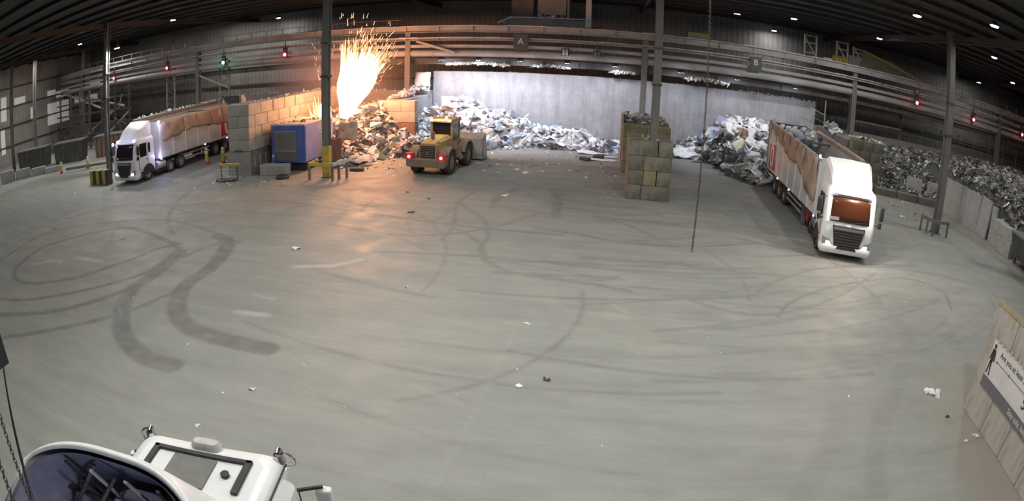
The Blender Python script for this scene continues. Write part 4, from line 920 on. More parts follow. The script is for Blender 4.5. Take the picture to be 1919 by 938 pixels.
# right truck
t=thing('articulated_truck','white articulated lorry with glowing orange roof beacon tipping at bay B on the right','truck',(11.98,25.35,0),math.radians(-12)); t.scale=(1.13,)*3
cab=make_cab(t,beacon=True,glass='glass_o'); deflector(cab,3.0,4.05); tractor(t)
bc=MB().cyl((.0,.5,3.03),(.0,.5,3.16),.11,n=14).build('beacon',M['orangel'],cab); MB().cyl((.85,.38,2.98),(.85,.38,3.1),.1,n=14).build('beacon',M['orangel'],cab)
l=bpy.data.lights.new('beacon_light','POINT'); l.energy=110; l.color=(1,.42,.1); l.shadow_soft_size=.1; o=bpy.data.objects.new('beacon_light',l); COL.objects.link(o); o.parent=t; o.location=(0,.1,3.35)
l=bpy.data.lights.new('roof_lamp','POINT'); l.energy=450; l.color=(1,.93,.8); l.shadow_soft_size=.1; o=bpy.data.objects.new('roof_lamp',l); COL.objects.link(o); o.parent=t; o.location=(.35,-.35,3.6)
tr_=trailer(t,math.radians(8.3),(0,2.75),12.3,3.75,4.2,lambda u:(2.05 if u<.12 else .35+1.75*(1-u)**.9*(.62+.38*abs(math.cos((u-.12)*PI*2.2)))),10.7)
MB().box(-1.3,-1.05,4.6,5.9,.35,1.15).build('red_toolbox',M['red'],t,bevel=.03)
lo=MB()
for q in range(70):
    y=R.uniform(37.2,41.3); x=13.55+(y-40)*.06+R.uniform(-1.0,1.1); chunk(lo,(x,y,R.uniform(3.9,4.5+.25*(y-38)/3)),R.uniform(.4,1.0),PAL_W,'ssbk')
tag(lo.build('trailer_load_debris',M['debris']),'white waste showing over the rail at the back of the right trailer','waste',kind='stuff')
rl=MB().cyl((1.3,.8,3.87),(1.3,9.5,4.2),.12,n=10).build('rolled_canvas',M['tan'],tr_)
MB().cyl((-1.3,2.7,3.9),(-1.36,2.7,3.9),.07,n=10).build('corner_marker',M['markl'],t)
# left truck
t=thing('articulated_truck','white articulated lorry with cold blue-white lamps tipping in the left bay','truck',(-34.35,30.75,0),math.radians(1)); t.scale=(1.13,)*3
cab=make_cab(t); deflector(cab,3.0,4.0); tractor(t)
trailer(t,math.radians(0.5),(0,2.75),12.6,3.65,3.75,lambda u:1.2+.16*math.cos(u*9),8.9)
for z in (1.35,3.75): MB().cyl((1.3,2.7,z),(1.36,2.7,z),.1,n=10).build('corner_marker',M['markl'],t)
MB().cyl((-1.35,.2,2.75),(-1.35,.14,2.75),.1,n=10).build('corner_marker',M['markl'],t)
def cold(parent,loc,e,col=(.6,.55,1.)):
    l=bpy.data.lights.new('lamp_glow','POINT'); l.energy=e; l.color=col; l.shadow_soft_size=.08; o=bpy.data.objects.new('lamp_glow',l); COL.objects.link(o); o.parent=parent; o.location=loc
cold(t,(1.7,2.5,3.6),40); cold(t,(1.7,2.5,1.5),25); cold(t,(0,-.5,3.4),40)
# ---------------------------------------------------------------- foreground truck cab
th=math.radians(190.4)
t=thing('truck_tractor','large white lorry cab seen from above at the bottom left, with a roof hatch','truck',(-4.95,5.12,0),th)
cab=make_cab(t); tractor(t)
for v in cab.data.vertices:
    if v.co.z<2.85: v.co.x*=1.1
for ch in cab.children:
    ch.scale.x=1.1
    if 'mirror' in ch.name: 
        if 'arm' not in ch.name: ch.data.materials[0]=M['white']
# roof pod built higher than the standard roof
rp=MB().loft([rrect(1.2,.08,2.6,.25,2.86),rrect(1.19,.08,2.6,.25,2.98),rrect(1.13,.16,2.56,.25,3.06),rrect(.98,.32,2.45,.22,3.10)],None,True).build('roof_skin',M['white'],cab)
def rz(y): return 3.10
sl=MB(); 
sl.box(-.82,.82,.42,.50,3.09,3.15).box(-.82,-.72,.42,1.12,3.09,3.15).box(.72,.82,.42,1.12,3.09,3.15)
sl.build('seal_rail',M['black'],cab,bevel=.015)
MB().box(-.3,.42,.53,1.15,3.09,3.125).build('roof_hatch',M['grille'],cab,bevel=.01)
MB().cyl((-.52,.78,3.09),(-.52,.78,3.15),.065,n=16).build('vent_cap',M['black'],cab)
MB().loft([rrect(.24,.14,.34,.09,3.07),rrect(.25,.13,.35,.1,3.13),rrect(.2,.17,.31,.07,3.2)],None,True).build('air_horn_cover',M['dust'],cab)
for s in (-1,1):
    h=MB().cyl((s*1.1,.16,2.98),(s*1.1,.16,3.1),.10,.07,n=14).build('corner_lamp',M['chrome'],cab)
    MB().cyl((s*1.1,.16,3.1),(s*1.1,.08,3.13),.05,n=10).build('lamp_bezel',M['chrome'],cab)
    ring=[]
    for k_ in range(13):
        a=PI*k_/12; ring.append((s*(1.12+.2*math.sin(a)),.12,2.98+.14*math.cos(a)))
    mb=MB()
    for a,b in zip(ring[:-1],ring[1:]): mb.cyl(a,b,.018,n=6)
    mb.build('mirror_bracket',M['chrome'],cab)
    mb=MB(); mb.cyl((s*1.205,.2,2.97),(s*1.215,2.3,2.97),.015,n=6); mb.build('roof_gutter',M['black'],cab)
# hollow-backed deflector shell
n=24; outer=[]
def shell(zf,yshift):
    pass
rings=[]
for j,(z,dy,k_) in enumerate(((3.06,-1.0,.90),(3.35,-.8,.95),(3.75,-.5,.985),(4.15,-.2,1.),(4.4,.0,1.),(4.42,.08,.985))):
    ring=[]
    for i in range(n+1):
        u=-1+2*i/n; x=1.3*k_*math.copysign(abs(u)**.9,u); y=2.24+.50*abs(u)**2.6+dy*(1-.55*abs(u)**6)
        ring.append((x,y,z-.1*abs(u)**6*(z>4)))
    # side returns
    ring=[(ring[0][0]-.0,max(ring[0][1]+.75,2.95),z-.25*(z>4))]+ring+[(ring[-1][0]+.0,max(ring[-1][1]+.75,2.95),z-.25*(z>4))]
    rings.append(ring)
mb=MB(); mb.loft(rings,None,True,0,False,False,closed=False)
df=mb.build('roof_deflector',[M['white'],M['steel_d']],cab)
m=df.modifiers.new('solid','SOLIDIFY'); m.thickness=.05; m.offset=1; m.material_offset=0
# dark inner lining
inner=[[(x*.955,y+.1,z-.02) for x,y,z in r] for r in rings[:-1]]
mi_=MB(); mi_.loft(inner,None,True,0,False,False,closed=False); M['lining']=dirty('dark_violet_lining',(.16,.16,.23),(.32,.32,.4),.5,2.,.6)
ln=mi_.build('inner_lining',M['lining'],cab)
for x in (-.8,-.3,.3,.8): MB().beam((x,1.9,3.1),(x*.9,2.5,4.3),.05,.03).build('stay',M['steel_l'] if abs(x)<.5 else M['black'],cab)
MB().beam((-1.15,2.35,3.7),(1.15,2.35,3.7),.05,.05).build('cross_tube',M['black'],cab); MB().beam((1.2,2.9,3.2),(.4,2.3,4.2),.05,.05).build('brace_tube',M['black'],cab); MB().beam((.9,2.9,3.2),(.1,2.3,4.1),.04,.04).build('brace_tube',M['black'],cab)
MB().loft([rrect(.5,1.75,2.9,.3,3.05),rrect(.48,1.8,2.9,.3,3.5),rrect(.36,1.95,2.8,.25,3.65)],None,True).build('white_reflection',M['white'],cab)  # pale reflection inside the hollow, built as a rounded white form
MB().box(.95,1.22,2.5,3.3,3.05,3.6).build('ribbed_duct',M['steel_l'],cab,bevel=.04)
cold(cab,(.2,3.0,4.0),7,(.7,.75,1.)); 
# cab back face catwalk so the truck continues under the camera
MB().box(-1.2,1.2,2.3,6.4,1.05,1.12).build('catwalk',M['steel_d'],t)
# ---------------------------------------------------------------- wheel loader (seen from behind)
t=thing('wheel_loader','yellow wheel loader seen from behind, pushing into the bay A heap','wheel loader',(-11.3,36.2,0),math.radians(-6))
# local: y 0 rear .. +y forward
def Lp(mb,name,mat,parent=t,**k): return mb.build(name,M[mat],parent,**k)
body=Lp(MB().loft([[(-.62,.15,1.0),(.62,.15,1.0),(.62,.15,1.95),(.45,.15,2.1),(-.45,.15,2.1),(-.62,.15,1.95)],[(-.72,1.3,1.0),(.72,1.3,1.0),(.72,1.3,2.15),(.5,1.3,2.32),(-.5,1.3,2.32),(-.72,1.3,2.15)],[(-.75,2.6,1.),(.75,2.6,1.),(.75,2.6,2.2),(.5,2.6,2.4),(-.5,2.6,2.4),(-.75,2.6,2.2)]],None,False),'engine_hood','loader',bevel=.04)
Lp(MB().box(-.5,.5,.1,.15,1.05,1.95),'rear_grille','black',body); mb=MB()
for q in range(7): mb.box(-.48,.48,.07,.1,1.12+q*.12,1.15+q*.12)
Lp(mb,'slat','loader_g',body); Lp(MB().cyl((0,.05,1.5),(0,.1,1.5),.06,n=12),'badge','chrome',body)
Lp(MB().box(-.1,.1,.9,1.1,2.3,2.75),'exhaust_pipe','loader_g',body)
Lp(MB().box(.5,.8,.5,2.2,1.3,2.2),'side_cover','loader',body)
cw=Lp(MB().loft([rrect(1.3,-.35,.3,.12,.62),rrect(1.35,-.4,.35,.12,.8),rrect(1.35,-.4,.35,.12,1.12)],None,True),'counterweight','loader_g')
for s in (-1,1):
    h=Lp(MB().box(s*1.15-.27,s*1.15+.27,-.34,.1,1.1,1.5),'lamp_box','red',cw,bevel=.03)
    Lp(MB().cyl((s*1.12,-.38,1.28),(s*1.12,-.33,1.28),.09,n=12),'tail_lamp','tail',cw)
for s in (-1,1):
    wheel(t,s*1.38,1.05,.78,.62,s,rimm='loader_g'); 
    f=MB(); pts=[(1.05+1.0*math.cos(a),.82+1.0*math.sin(a)) for a in np.linspace(.15,PI-.15,12)]+[(1.05+.86*math.cos(a),.82+.86*math.sin(a)) for a in np.linspace(PI-.15,.15,12)]
    f.prism(pts,s*.8,s*1.4,'x'); Lp(f,'rear_fender','loader_g')
Lp(MB().box(-1.15,1.15,1.9,3.4,.9,1.5),'frame','loader_g')
c=Lp(MB().box(-.75,.75,2.5,4.0,1.5,1.95),'cab','loader')
for x in (-.72,.72):
    for y in (2.55,3.95): Lp(MB().box(x-.06,x+.06,y-.06,y+.06,1.95,3.25),'pillar','loader',c)
Lp(MB().box(-.66,.66,2.53,2.57,2.0,3.2),'rear_window','glass',c); 
for s in (-1,1): Lp(MB().box(s*.73-.01,s*.73+.01,2.62,3.88,2.0,3.2),'side_window','glass',c)
rf=Lp(MB().loft([rrect(.85,2.3,4.1,.12,3.25),rrect(.88,2.25,4.15,.14,3.32),rrect(.82,2.35,4.1,.12,3.45)],None,True),'roof','loader',c)
for x in (-.65,.65): Lp(MB().box(x-.09,x+.09,2.2,2.28,3.34,3.44),'work_lamp','headl',c)
Lp(MB().cyl((.3,2.6,3.45),(.3,2.6,3.6),.07,n=12),'beacon','orangel',c)
Lp(MB().box(-.35,.35,2.9,3.3,1.95,2.8),'seat','black',c)
for s in (-1,1): Lp(MB().beam((s*.8,2.7,1.9),(s*1.25,3.1,.7),.06,.3),'ladder','loader_g')
for s in (-1,1):
    wheel(t,s*1.38,4.35,.78,.62,s,rimm='loader_g')
    pts=[(4.35+1.0*math.cos(a),.82+1.0*math.sin(a)) for a in np.linspace(.2,PI-.3,12)]+[(4.35+.9*math.cos(a),.82+.9*math.sin(a)) for a in np.linspace(PI-.3,.2,12)]
    Lp(MB().prism(pts,s*.8,s*1.38,'x'),'front_fender','loader_g')
    Lp(MB().beam((s*.55,4.0,1.9),(s*.55,6.3,.75),.16,.36),'lift_arm','loader')
Lp(MB().box(-.7,.7,3.9,5.0,.7,1.7),'front_frame','loader_g')
bk=MB(); prof=[(6.2,.15),(7.5,.05),(7.5,.12),(6.5,.25),(6.2,.7),(6.25,1.55),(6.9,1.95),(6.85,2.02),(6.15,1.65),(6.05,.6)]
bk.prism(prof,-1.55,1.75,'x'); b_=Lp(bk,'bucket','bucket')
for x in (-1.55,1.72): Lp(MB().prism([(6.1,.2),(7.4,.08),(6.9,1.95),(6.15,1.6)],x-.03,x+.03,'x'),'bucket_side','bucket',b_)
cold(t,(0,2.0,3.7),50,(1,.9,.75))
l_=None
# ---------------------------------------------------------------- blue machine
t=thing('blue_generator_unit','blue boxed machine on a skid with a grey front grille, left of the fire','machine',(-21.75,36.15,0),math.radians(-2))
b_=MB().box(-1.48,1.48,0,4.3,.6,3.25).build('housing',M['blue'],t,bevel=.05)
MB().box(-1.5,1.5,-.02,4.32,3.25,3.36).build('roof_sheet',M['dust'],t)
MB().box(1.48,1.5,.1,4.2,.7,3.2).build('pale_blue_side',M['blue_l'],t)  # side sheet in a paler blue than the housing
mb=MB()
for q in range(7): mb.box(1.5,1.53,2.2,3.6,1.6+q*.18,1.66+q*.18)
mb.build('louvre',M['white_d'],b_)
g=MB().box(-1.1,.7,-.04,0,1.45,2.85).build('radiator_grille',M['grille'],t)
mb=MB()
for q in range(11): mb.box(-1.1+q*.18,-1.08+q*.18,-.06,-.03,1.45,2.85)
for z in (1.45,2.85): mb.box(-1.14,.74,-.07,-.03,z-.04,z+.04)
mb.build('grille_bars',M['steel_l'],g)
MB().box(-1.,.75,-.03,0,.75,1.38).build('lower_panel',M['grille'],t)
MB().box(-1.3,1.3,.3,4.1,.0,.6).build('skid',M['black'],t)
MB().box(-.15,.15,-.5,.3,.1,.55).build('drawbar',M['steel_d'],t)
MB().cyl((-1.2,-.25,.5),(-1.2,-.25,.95),.12,n=12).build('jack',M['blue'],t)
MB().cyl((-1.32,-.05,1.05),(-1.32,-.0,1.05),.1,n=12).build('round_tag',M['white'],t)
MB().cyl((-1.45,-.06,1.8),(-1.45,-.06,2.4),.08,n=10).build('hose',M['black'],t)
ledge('roof_debris','rubbish scattered on the roof of the blue machine',[(-22.8,36.5,3.4),(-21.5,37.5,3.42),(-20.8,39.5,3.42)],60,.5,.08,.3,PAL_D+PAL_G)
tag(MB().box(-1.1,1.,-.45,.45,0,.75).build('concrete_block',M['conc'],loc=(-22.1,34.9,0),rot=(0,0,.05),bevel=.05),'low concrete block on the floor before the blue machine','concrete block')
t=thing('tyre','flat black tyre lying in front of the blue machine','tyre',(-20.9,33.9,0))
mb=MB(); n=22
rg=[[(math.cos(a)*q,math.sin(a)*q,z) for a in [2*PI*i/n for i in range(n)]] for q,z in ((.3,.04),(.45,.0),(.52,.1),(.45,.2),(.3,.16),(.3,.04))]
mb.loft(rg,None,True,0,False,False); mb.build('casing',M['rubber'],t)
# ---------------------------------------------------------------- fire
m,nt,b=newmat('flame'); nt.nodes.remove(b)
def flame_mat(name,c,s):
    m,nt,b=newmat(name); nt.nodes.remove(b); e=N(nt,'ShaderNodeEmission'); e.inputs[0].default_value=(*c,1); e.inputs[1].default_value=s
    nt.links.new(e.outputs[0],nt.nodes['Material Output'].inputs['Surface']); return m
M['fcore']=flame_mat('flame_core',(1,.64,.36),7); M['fmid']=flame_mat('flame_tongue',(1,.62,.36),6.5); M['fedge']=flame_mat('flame_edge',(1,.42,.16),3.); M['spark']=flame_mat('hot_spark',(1,.5,.24),3.2)
t=thing('fireball','huge white-hot fire bursting up from the waste beside the column','fire',(-20.3,43,3.1))
def tongue(mb,p,d,L,r,n=8,k=9,blunt=False):
    d=Vector(d).normalized(); a=d.orthogonal().normalized(); c=d.cross(a); rings=[]; p=Vector(p)
    for j in range(k+1):
        u=j/k; rr=(r*min(1,u*1.35+.22)*(1-u**5) if blunt else r*(math.sin(min(1,u*1.6+.12)*PI/2))*(1-u)**.75)+.004; off=a*math.sin(u*5+r*9)*r*.35*u+c*math.cos(u*4+L)*r*.3*u
        rings.append([p+d*L*u+off+(a*math.cos(q)+c*math.sin(q))*rr*(1+.15*math.sin(3*q+j)) for q in [2*PI*i/n for i in range(n)]])
    mb.loft(rings,None,True)
core=MB()
for _ in range(70):
    ang=R.uniform(-.03,.66); hl=4.7-1.6*abs(ang-.34)**1.1; tongue(core,(R.uniform(-.3,.35),R.uniform(-.4,.4),R.uniform(-.2,.5)),(math.sin(ang),R.uniform(-.15,.15),math.cos(ang)),hl*R.uniform(.8,1.08),R.uniform(.3,.55),8,9,True)
core.build('white_core',M['fcore'],t)
mid=MB()
for _ in range(80):
    ang=R.uniform(-.06,.62); tongue(mid,(R.uniform(-.4,.5),R.uniform(-.4,.5),R.uniform(-.2,.5)),(math.sin(ang),R.uniform(-.2,.2),math.cos(ang)),R.uniform(4.2,5.5),R.uniform(.18,.4))
for _ in range(26): tongue(mid,(-1.35+R.uniform(-.35,.3),R.uniform(-1.6,-.2),R.uniform(-.3,.1)),(R.uniform(-.25,.2),R.uniform(-.2,.2),1),R.uniform(.6,1.3),R.uniform(.15,.3))
mid.build('flame_tongue',M['fmid'],t)
edge=MB()
for _ in range(70):
    ang=R.uniform(-.06,.64); L=R.uniform(4.8,6.2); tongue(edge,(R.uniform(-.4,.5),R.uniform(-.3,.5),.3),(math.sin(ang),R.uniform(-.2,.2),math.cos(ang)),L,R.uniform(.05,.13),6)
for _ in range(26): tongue(edge,(-1.6+R.uniform(-.8,.5),R.uniform(-1.6,0),R.uniform(-.4,.2)),(R.uniform(-.5,.3),R.uniform(-.2,.2),1),R.uniform(.7,1.8),R.uniform(.05,.13),6)
edge.build('flame_edge',M['fedge'],t)
sp=MB()
def spark(o,ang,dist,L,r,dy):
    d=Vector((math.sin(ang),dy,math.cos(ang))).normalized(); p=Vector(o)+d*dist; side=Vector((R.uniform(-.1,.1),0,R.uniform(-.05,.05)))
    sp.cyl(p,p+d*L+side,r,r*.3,n=4,caps=True)
for _ in range(260):
    ang=R.uniform(-.05,.72); spark((-20.3,43,3.1),ang,R.uniform(4.2,6.9)*(1-.1*(ang<.1)),R.uniform(.12,.45),R.uniform(.01,.022),R.uniform(-.15,.15))
for _ in range(28): spark((-20.3,43,3.1),R.uniform(-.02,.6),R.uniform(6.2,8.2),R.uniform(.15,.45),R.uniform(.015,.03),R.uniform(-.15,.15))
for _ in range(70): spark((-20.3,43,3.1),R.uniform(.55,.85),R.uniform(1.6,6.),R.uniform(.1,.4),R.uniform(.01,.02),R.uniform(-.15,.15))
for _ in range(90): spark((-21.6,42,3.1),R.uniform(-.22,.1),R.uniform(.5,6.),R.uniform(.1,.5),R.uniform(.006,.012),R.uniform(-.1,.1))
tag(sp.build('spark_shower',M['spark']),'shower of glowing sparks flying up and right from the fire','sparks',kind='stuff')
def plight(loc,e,col,r=.6):
    l=bpy.data.lights.new('fire_light','POINT'); l.energy=e; l.color=col; l.shadow_soft_size=r; o=bpy.data.objects.new('fire_light',l); COL.objects.link(o); o.parent=t; o.location=Vector(loc)-Vector((-20.3,43,3.1))
plight((-19.0,41.4,6.4),2200,(1,.38,.17),.9); plight((-21.9,41.2,4.2),300,(1,.36,.12),.3); plight((-17.4,43.2,5.6),1500,(1,.38,.17),.5); plight((-20.2,47.5,7.2),1100,(1,.36,.16),.8); plight((-23.3,43.6,7.2),260,(1,.34,.16),.8)
# emissive haze imitating the fire's glow, and smoke left of it
def vol(name,label,loc,scale,dens,em,ecol,scol=(.8,.7,.65)):
    bpy_m,nt,b=newmat(name); nt.nodes.remove(b); out=nt.nodes['Material Output']
    v=N(nt,'ShaderNodeVolumePrincipled'); tc=N(nt,'ShaderNodeTexCoord'); 
    ln=N(nt,'ShaderNodeVectorMath',operation='LENGTH'); nt.links.new(tc.outputs['Object'],ln.inputs[0])
    r=ramp(nt,ln.outputs['Value'],[(.0,(1,1,1)),(.95,(0,0,0))])
    p=N(nt,'ShaderNodeMath',operation='POWER'); nt.links.new(r.outputs[0],p.inputs[0]); p.inputs[1].default_value=1.6
    q=N(nt,'ShaderNodeMath',operation='MULTIPLY'); nt.links.new(p.outputs[0],q.inputs[0]); q.inputs[1].default_value=dens
    nt.links.new(q.outputs[0],v.inputs['Density']); v.inputs['Color'].default_value=(*scol,1)
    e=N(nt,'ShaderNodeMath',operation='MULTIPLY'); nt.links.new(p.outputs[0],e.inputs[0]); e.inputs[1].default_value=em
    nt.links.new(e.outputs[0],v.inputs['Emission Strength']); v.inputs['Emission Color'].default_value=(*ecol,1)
    nt.links.new(v.outputs[0],out.inputs['Volume'])
    n=16; mb=MB(); rings=[]
    for j in range(1,8):
        a=PI*j/8; rings.append([(math.sin(a)*math.cos(2*PI*i/n),math.sin(a)*math.sin(2*PI*i/n),-math.cos(a)) for i in range(n)])
    mb.loft(rings,None,True); o=mb.build(name,bpy_m,loc=loc); o.scale=scale; tag(o,label,'glow' if em else 'smoke',kind='stuff'); return o
vol('fire_glow_haze','faint orange glow of the fire, put in as a luminous haze',(-19.6,43.5,5.8),(5.6,3.2,5.0),.0,.22,(1,.36,.18))
vol('drifting_smoke','thin smoke with added pink glow drifting left of the fire over the long block wall',(-25.,46,6.4),(5.5,4.5,3.2),.05,.05,(1,.42,.35))  # smoke emits weakly, imitating firelight caught in it
# ---------------------------------------------------------------- sign wall bottom right
PL=1.38
for i in range(6):
    y1=12.2-i*PL
    o=MB().box(-.16,.14,-PL+.012,-.012,0,3.35).build('precast_barrier',M['signconc'],loc=(11.95,y1,0),bevel=.02)
    tag(o,'%s precast concrete panel of the wall carrying the safety banner'%['end','second','third','fourth','fifth','sixth'][i],'panel','precast panels of the sign wall')
tag(MB().box(-.14,.1,-8.2,.05,0,.12).build('capping_board',M['wood'],loc=(11.95,12.2,3.36),bevel=.01),'weathered wooden board capping the sign wall','board')
t=thing('safety_banner','grey and white safety banner with a walking figure fixed to the sign wall','banner',(11.77,11.75,0))
MB().box(-.012,.0,-7.0,0,1.42,2.52).build('white_field',M['banner'],t)
MB().box(-.014,.0,-7.0,.02,1.08,1.43).build('dark_band',M['band'],t)
rotw=(PI/2,0,-PI/2)
textmesh('heading_lettering',"Are you at least 5 metres",.235,M['ink'],t,(-.02,-.55,2.27),rotw,.003,'LEFT',.95)
textmesh('distance_lettering',"5 m",.5,M['ink'],t,(-.02,-2.35,1.80),rotw,.003,'LEFT',.95)
textmesh('footer_lettering',"Stay safe, keep",.24,M['letter'],t,(-.02,-1.85,1.255),rotw,.003,'LEFT',.95)
fg=MB(); fx=-.018
def disc(y,z,r): fg.prism([(y+r*math.cos(a),z+r*math.sin(a)) for a in np.linspace(0,2*PI,17)[:-1]],fx-.004,fx,'x')
disc(-.27,2.42,.065)
for poly in ([(-.20,2.33),(-.34,2.33),(-.36,2.0),(-.31,1.95),(-.22,1.95),(-.18,2.05)],[(-.24,1.98),(-.31,1.98),(-.38,1.56),(-.32,1.56)],[(-.19,1.98),(-.26,1.98),(-.2,1.56),(-.14,1.56)],[(-.18,2.32),(-.22,2.32),(-.15,1.98),(-.11,1.98)],[(-.33,2.32),(-.37,2.3),(-.43,2.02),(-.39,2.0)]):
    fg.prism(poly,fx-.004,fx,'x')
fg.build('walking_figure',M['ink'],t,loc=(0,.1,-.07))
ar=MB(); ar.box(fx-.004,fx,-6.5,-.48,2.06,2.075).prism([(-.48,2.067),(-.56,2.1),(-.56,2.03)],fx-.004,fx,'x').box(fx-.004,fx,-1.35,-1.335,2.02,2.12); ar.build('distance_line',M['ink'],t,loc=(0,.05,-.06))
mb=MB()
for q in range(26): mb.box(-.02,-.013,-.35-q*.26,-.2-q*.26,2.46+R.uniform(0,.05),2.60+R.uniform(-.03,.05))
mb.build('torn_border',M['torn'],t)
# ---------------------------------------------------------------- chains
def chain(name,label,p0,p1,pitch,wire,cat='chain'):
    p0=Vector(p0);p1=Vector(p1); d=(p1-p0); n=int(d.length/pitch); d.normalize(); a=d.orthogonal().normalized(); b=d.cross(a); mb=MB()
    for i in range(n):
        c=p0+d*(i+.5)*pitch; s=a if i%2 else b; f=b if i%2 else a; hl=pitch*.78; hw=pitch*.42; pts=[]
        for q in range(8):
            t_=2*PI*q/8; pts.append(c+d*hl*math.sin(t_)+s*hw*math.cos(t_))
        k=4; vs=[]
        for q in range(8):
            rad=(pts[q]-c).normalized()
            for w in range(k):
                t_=2*PI*w/k; vs.append(pts[q]+rad*wire*math.cos(t_)+f*wire*math.sin(t_))
        mb.add(vs,[(q*k+w,((q+1)%8)*k+w,((q+1)%8)*k+(w+1)%k,q*k+(w+1)%k) for q in range(8) for w in range(k)],None,True)
    return tag(mb.build(name,M['chaind']),label,cat)
M['chaind']=dirty('dull_chain',(.10,.10,.095),(.2,.19,.18),.5,20.,.5,metal=.4)
chain('hanging_chain','long thin chain hanging in front of bay B, right of the block pillar',(1.03,6.22,CZ-.1),(1.03,6.22,5.98),.028,.0038)
chain('hanging_chain','chain hanging at the left edge, nearer the foreground cab',(-3.06,1.16,6.9),(-3.085,.93,5.1),.030,.0042)
chain('hanging_chain','second chain in the bottom left corner, mostly out of frame',(-2.60,.86,6.9),(-2.66,.58,5.2),.030,.0042)
t=thing('hoist_cable','thin taut cable at the left edge running past the foreground cab','cable',(0,0,0))
r0=Vector((-.8545,.3559,-.3784)); r1=Vector((-.782,.2617,-.5657)); C8=Vector((0,0,8))
q0=C8+r0*3.6; q1=C8+r1*4.0; MB().cyl(q0+(q0-q1)*.02,q1+(q1-q0)*.3,.008,n=6).build('wire',M['chaind'],t); MB().cyl(q0,q1+(q1-q0)*.3+Vector((.05,0,0)),.005,n=6).build('second_wire',M['chaind'],t)
MB().box(-.12,.028,-.05,.05,-.02,.28).build('hook_block',M['black'],t,loc=q0+Vector((-.02,0,0)))
# ---------------------------------------------------------------- litter
LIT=[(-5.51,32.15,.3,'white scrap on the open floor between the loader and the block pillar'),(-12.56,20.93,.32,'pale flattened scrap on the open floor in the middle left'),(-9.45,27.52,-.2,'dark scrap on the floor below the loader'),
(-1.05,13.18,-.14,'dark crumpled scrap right of the white one in the near middle'),(-1.62,12.72,.16,'white crumpled scrap in the near middle of the floor'),(-2.0,16.41,.12,'small white scrap above the crumpled pair in the middle'),
(-8.25,10.62,.13,'white scrap on the floor above the foreground cab, right side'),(-8.93,10.14,.06,'tiny white crumb left of the scrap above the foreground cab'),(-11.64,11.99,.07,'tiny white crumb beside the wide tyre mark'),
(13.82,20.90,.14,'lone brownish white lump on the floor right of the right truck'),(10.85,13.13,.42,'white torn bag on the dusty patch by the sign wall'),(11.89,19.47,.09,'small white crumb below the brownish lump'),(-6.48,18.27,.08,'tiny white crumb in the centre of the floor'),
(7.52,13.10,.07,'tiny white crumb left of the dusty patch'),(-30.8,20.08,-.12,'dark shred on the far left of the floor'),(-15.52,28.42,.12,'small white crumb before the burning bay'),(-8.14,38.74,.2,'white scrap on the floor just right of the loader'),
(-29.6,32.04,.2,'white scrap on the floor beside the left truck'),(-23.03,19.91,.22,'pale scrap inside the looping tyre mark'),(11.46,10.69,.12,'white scrap against the foot of the sign wall'),(10.95,10.47,.09,'small scrap beside the foot of the sign wall'),
(10.83,11.8,-.12,'thin dark stick on the dusty patch'),(-7.47,12.22,.06,'tiny crumb left of the crumpled pair'),(-8.73,8.57,.1,'pale crumb just above the foreground cab roof'),(-38.57,27.97,.15,'white crumb left of the left truck'),
(-5.17,38.74,.3,'white scrap between loader and pillar, farther back'),(-7.0,38.1,.25,'white flat scrap farther back beside the previous one'),(7.99,49.,-.7,'dark short bar on the floor before the bright white sheet'),(-14.6,37.6,.3,'pale flat scrap behind the left rear of the loader'),
(-24.4,31.9,.15,'white lump beside the cage trolley'),(-26.0,30.1,.2,'pale crumb in front of the cage trolley'),(-23.6,32.0,.22,'crumpled white bag between trolley and blue machine'),(12.9,20.9+3.5,.08,'tiny crumb below the nose of the right truck'),
(16.2,23.6,.09,'tiny white crumb right of the right truck nose'),(17.9,23.3,.11,'small white crumb on the floor toward the right column'),(22.2,37.2,.3,'pale rag near the foot of the shredded heap'),(26.,37.3,.2,'blue white scrap at the foot of the leaning panels'),(-11.0,31.6,-.14,'dark clod behind the loader, left'),(-9.4,30.4,-.16,'dark clod behind the loader, right')]
for x,y,s,l in LIT:
    mb=MB(); dark=s<0; s=abs(s); pal=[(.06,.055,.05)] if dark else [(.78,.78,.78)]
    if 'brownish' in l: pal=[(.55,.38,.32)]
    if s>.6: mb.box(-s,s,-.07,.07,0,.1,(.12,.12,.12))
    else:
        for q in range(4): chunk(mb,(R.uniform(-.5,.5)*s,R.uniform(-.35,.35)*s,s*.18),s*R.uniform(.7,1.3),pal,'ssk')
        mb.v=[(a,b_2,max(.003,c_*.55)) for a,b_2,c_ in mb.v]
    tag(mb.build('litter_scrap',M['debris'],loc=(x,y,0)),l,'litter')
def scatter(name,label,area,n,smin,smax,pal):
    mb=MB()
    for _ in range(n):
        x=R.uniform(area[0],area[1]); y=R.uniform(area[2],area[3]); s=R.uniform(smin,smax); chunk(mb,(x,y,s*.15),s,pal,'ssk')
    mb.v=[(a,b_2,max(.003,c_*.5)) for a,b_2,c_ in mb.v]
    tag(mb.build(name,M['debris']),label,'litter',kind='stuff')
scatter('floor_crumbs','white crumbs scattered on the floor in front of the bay A heap',(-9,1,38.5,48.5),110,.08,.35,PAL_W)
scatter('floor_crumbs','crumbs scattered on the floor in front of the fire',(-18.5,-13.4,35.6,42),90,.1,.4,PAL_W+PAL_G)
scatter('floor_crumbs','crumbs scattered round the cage trolley and the blue machine',(-26,-19.5,31.5,34.),80,.06,.25,PAL_D+PAL_W)
scatter('floor_crumbs','crumbs scattered along the foot of the panels at right',(22,27.5,35,43.5),120,.08,.3,PAL_D)
scatter('floor_crumbs','tiny crumbs scattered over the wide open floor',(-30,20,8,32),110,.02,.07,[(.7,.7,.7)])
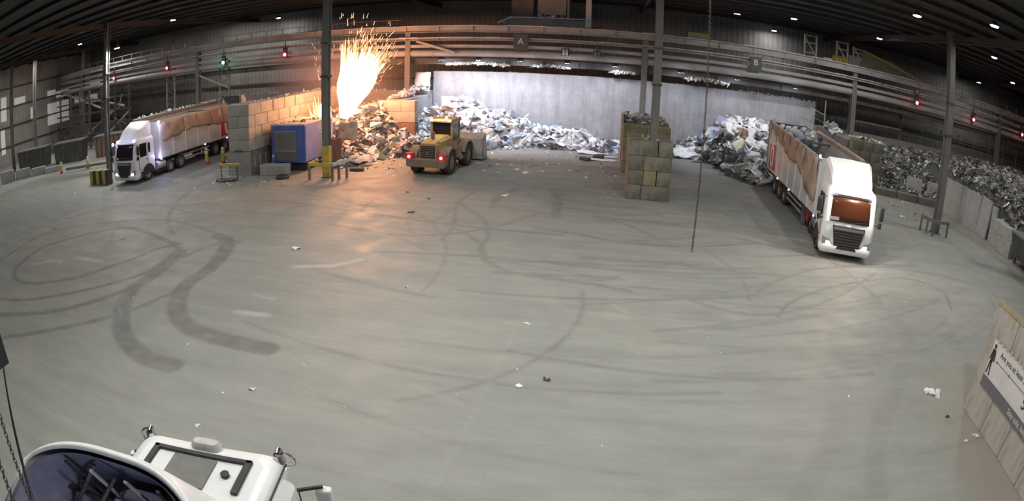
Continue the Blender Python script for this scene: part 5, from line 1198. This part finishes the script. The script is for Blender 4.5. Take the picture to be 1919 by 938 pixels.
scatter('floor_crumbs','crumbs beside the centre block pillar',(-.5,1.2,31,44),30,.06,.2,PAL_D)
# ---------------------------------------------------------------- camera
cam=bpy.data.cameras.new('camera'); co=bpy.data.objects.new('camera',cam); COL.objects.link(co); bpy.context.scene.camera=co
F_,K_,TH,RO,PSI=1125.8,-0.098,.3308,.0318,-.1535
tt=np.linspace(0.01,1.15,200); rmm=F_*(tt+K_*tt**3)*36/1919
kk=np.linalg.lstsq(np.stack([rmm**i for i in (1,2,3,4)],1),tt,rcond=None)[0]
cam.type='PANO'; cam.panorama_type='FISHEYE_LENS_POLYNOMIAL'; cam.fisheye_fov=PI; cam.sensor_width=36; cam.sensor_fit='HORIZONTAL'
cam.fisheye_polynomial_k0=0
for i in range(4): setattr(cam,'fisheye_polynomial_k%d'%(i+1),-kk[i])
cam.clip_end=500; cam.clip_start=.05
def B(v): x,y,z=v; return Vector((x*math.cos(PSI)+y*math.sin(PSI),-x*math.sin(PSI)+y*math.cos(PSI),z))
right=B((1,0,0)); fwd=B((0,math.cos(TH),-math.sin(TH))); up=B((0,math.sin(TH),math.cos(TH))); c,s=math.cos(RO),math.sin(RO)
Mx=Matrix((right*c+up*s,up*c-right*s,-fwd)).transposed().to_4x4(); Mx.translation=(0,0,8); co.matrix_world=Mx
# ---------------------------------------------------------------- world and view
w=bpy.data.worlds.new('World'); bpy.context.scene.world=w; w.use_nodes=True; w.node_tree.nodes['Background'].inputs[0].default_value=(.6,.6,.62,1); w.node_tree.nodes['Background'].inputs[1].default_value=.02
sc=bpy.context.scene; sc.view_settings.view_transform='Standard'; sc.view_settings.look='None'; sc.view_settings.gamma=1; sc.view_settings.use_curve_mapping=False; sc.view_settings.exposure=0
cy=sc.cycles; cy.use_denoising=True; cy.max_bounces=5; cy.diffuse_bounces=3; cy.glossy_bounces=3; cy.volume_bounces=0; cy.sample_clamp_indirect=4; cy.volume_step_rate=3; cy.volume_max_steps=64; cy.use_adaptive_sampling=True; cy.adaptive_threshold=.03; cy.adaptive_min_samples=16
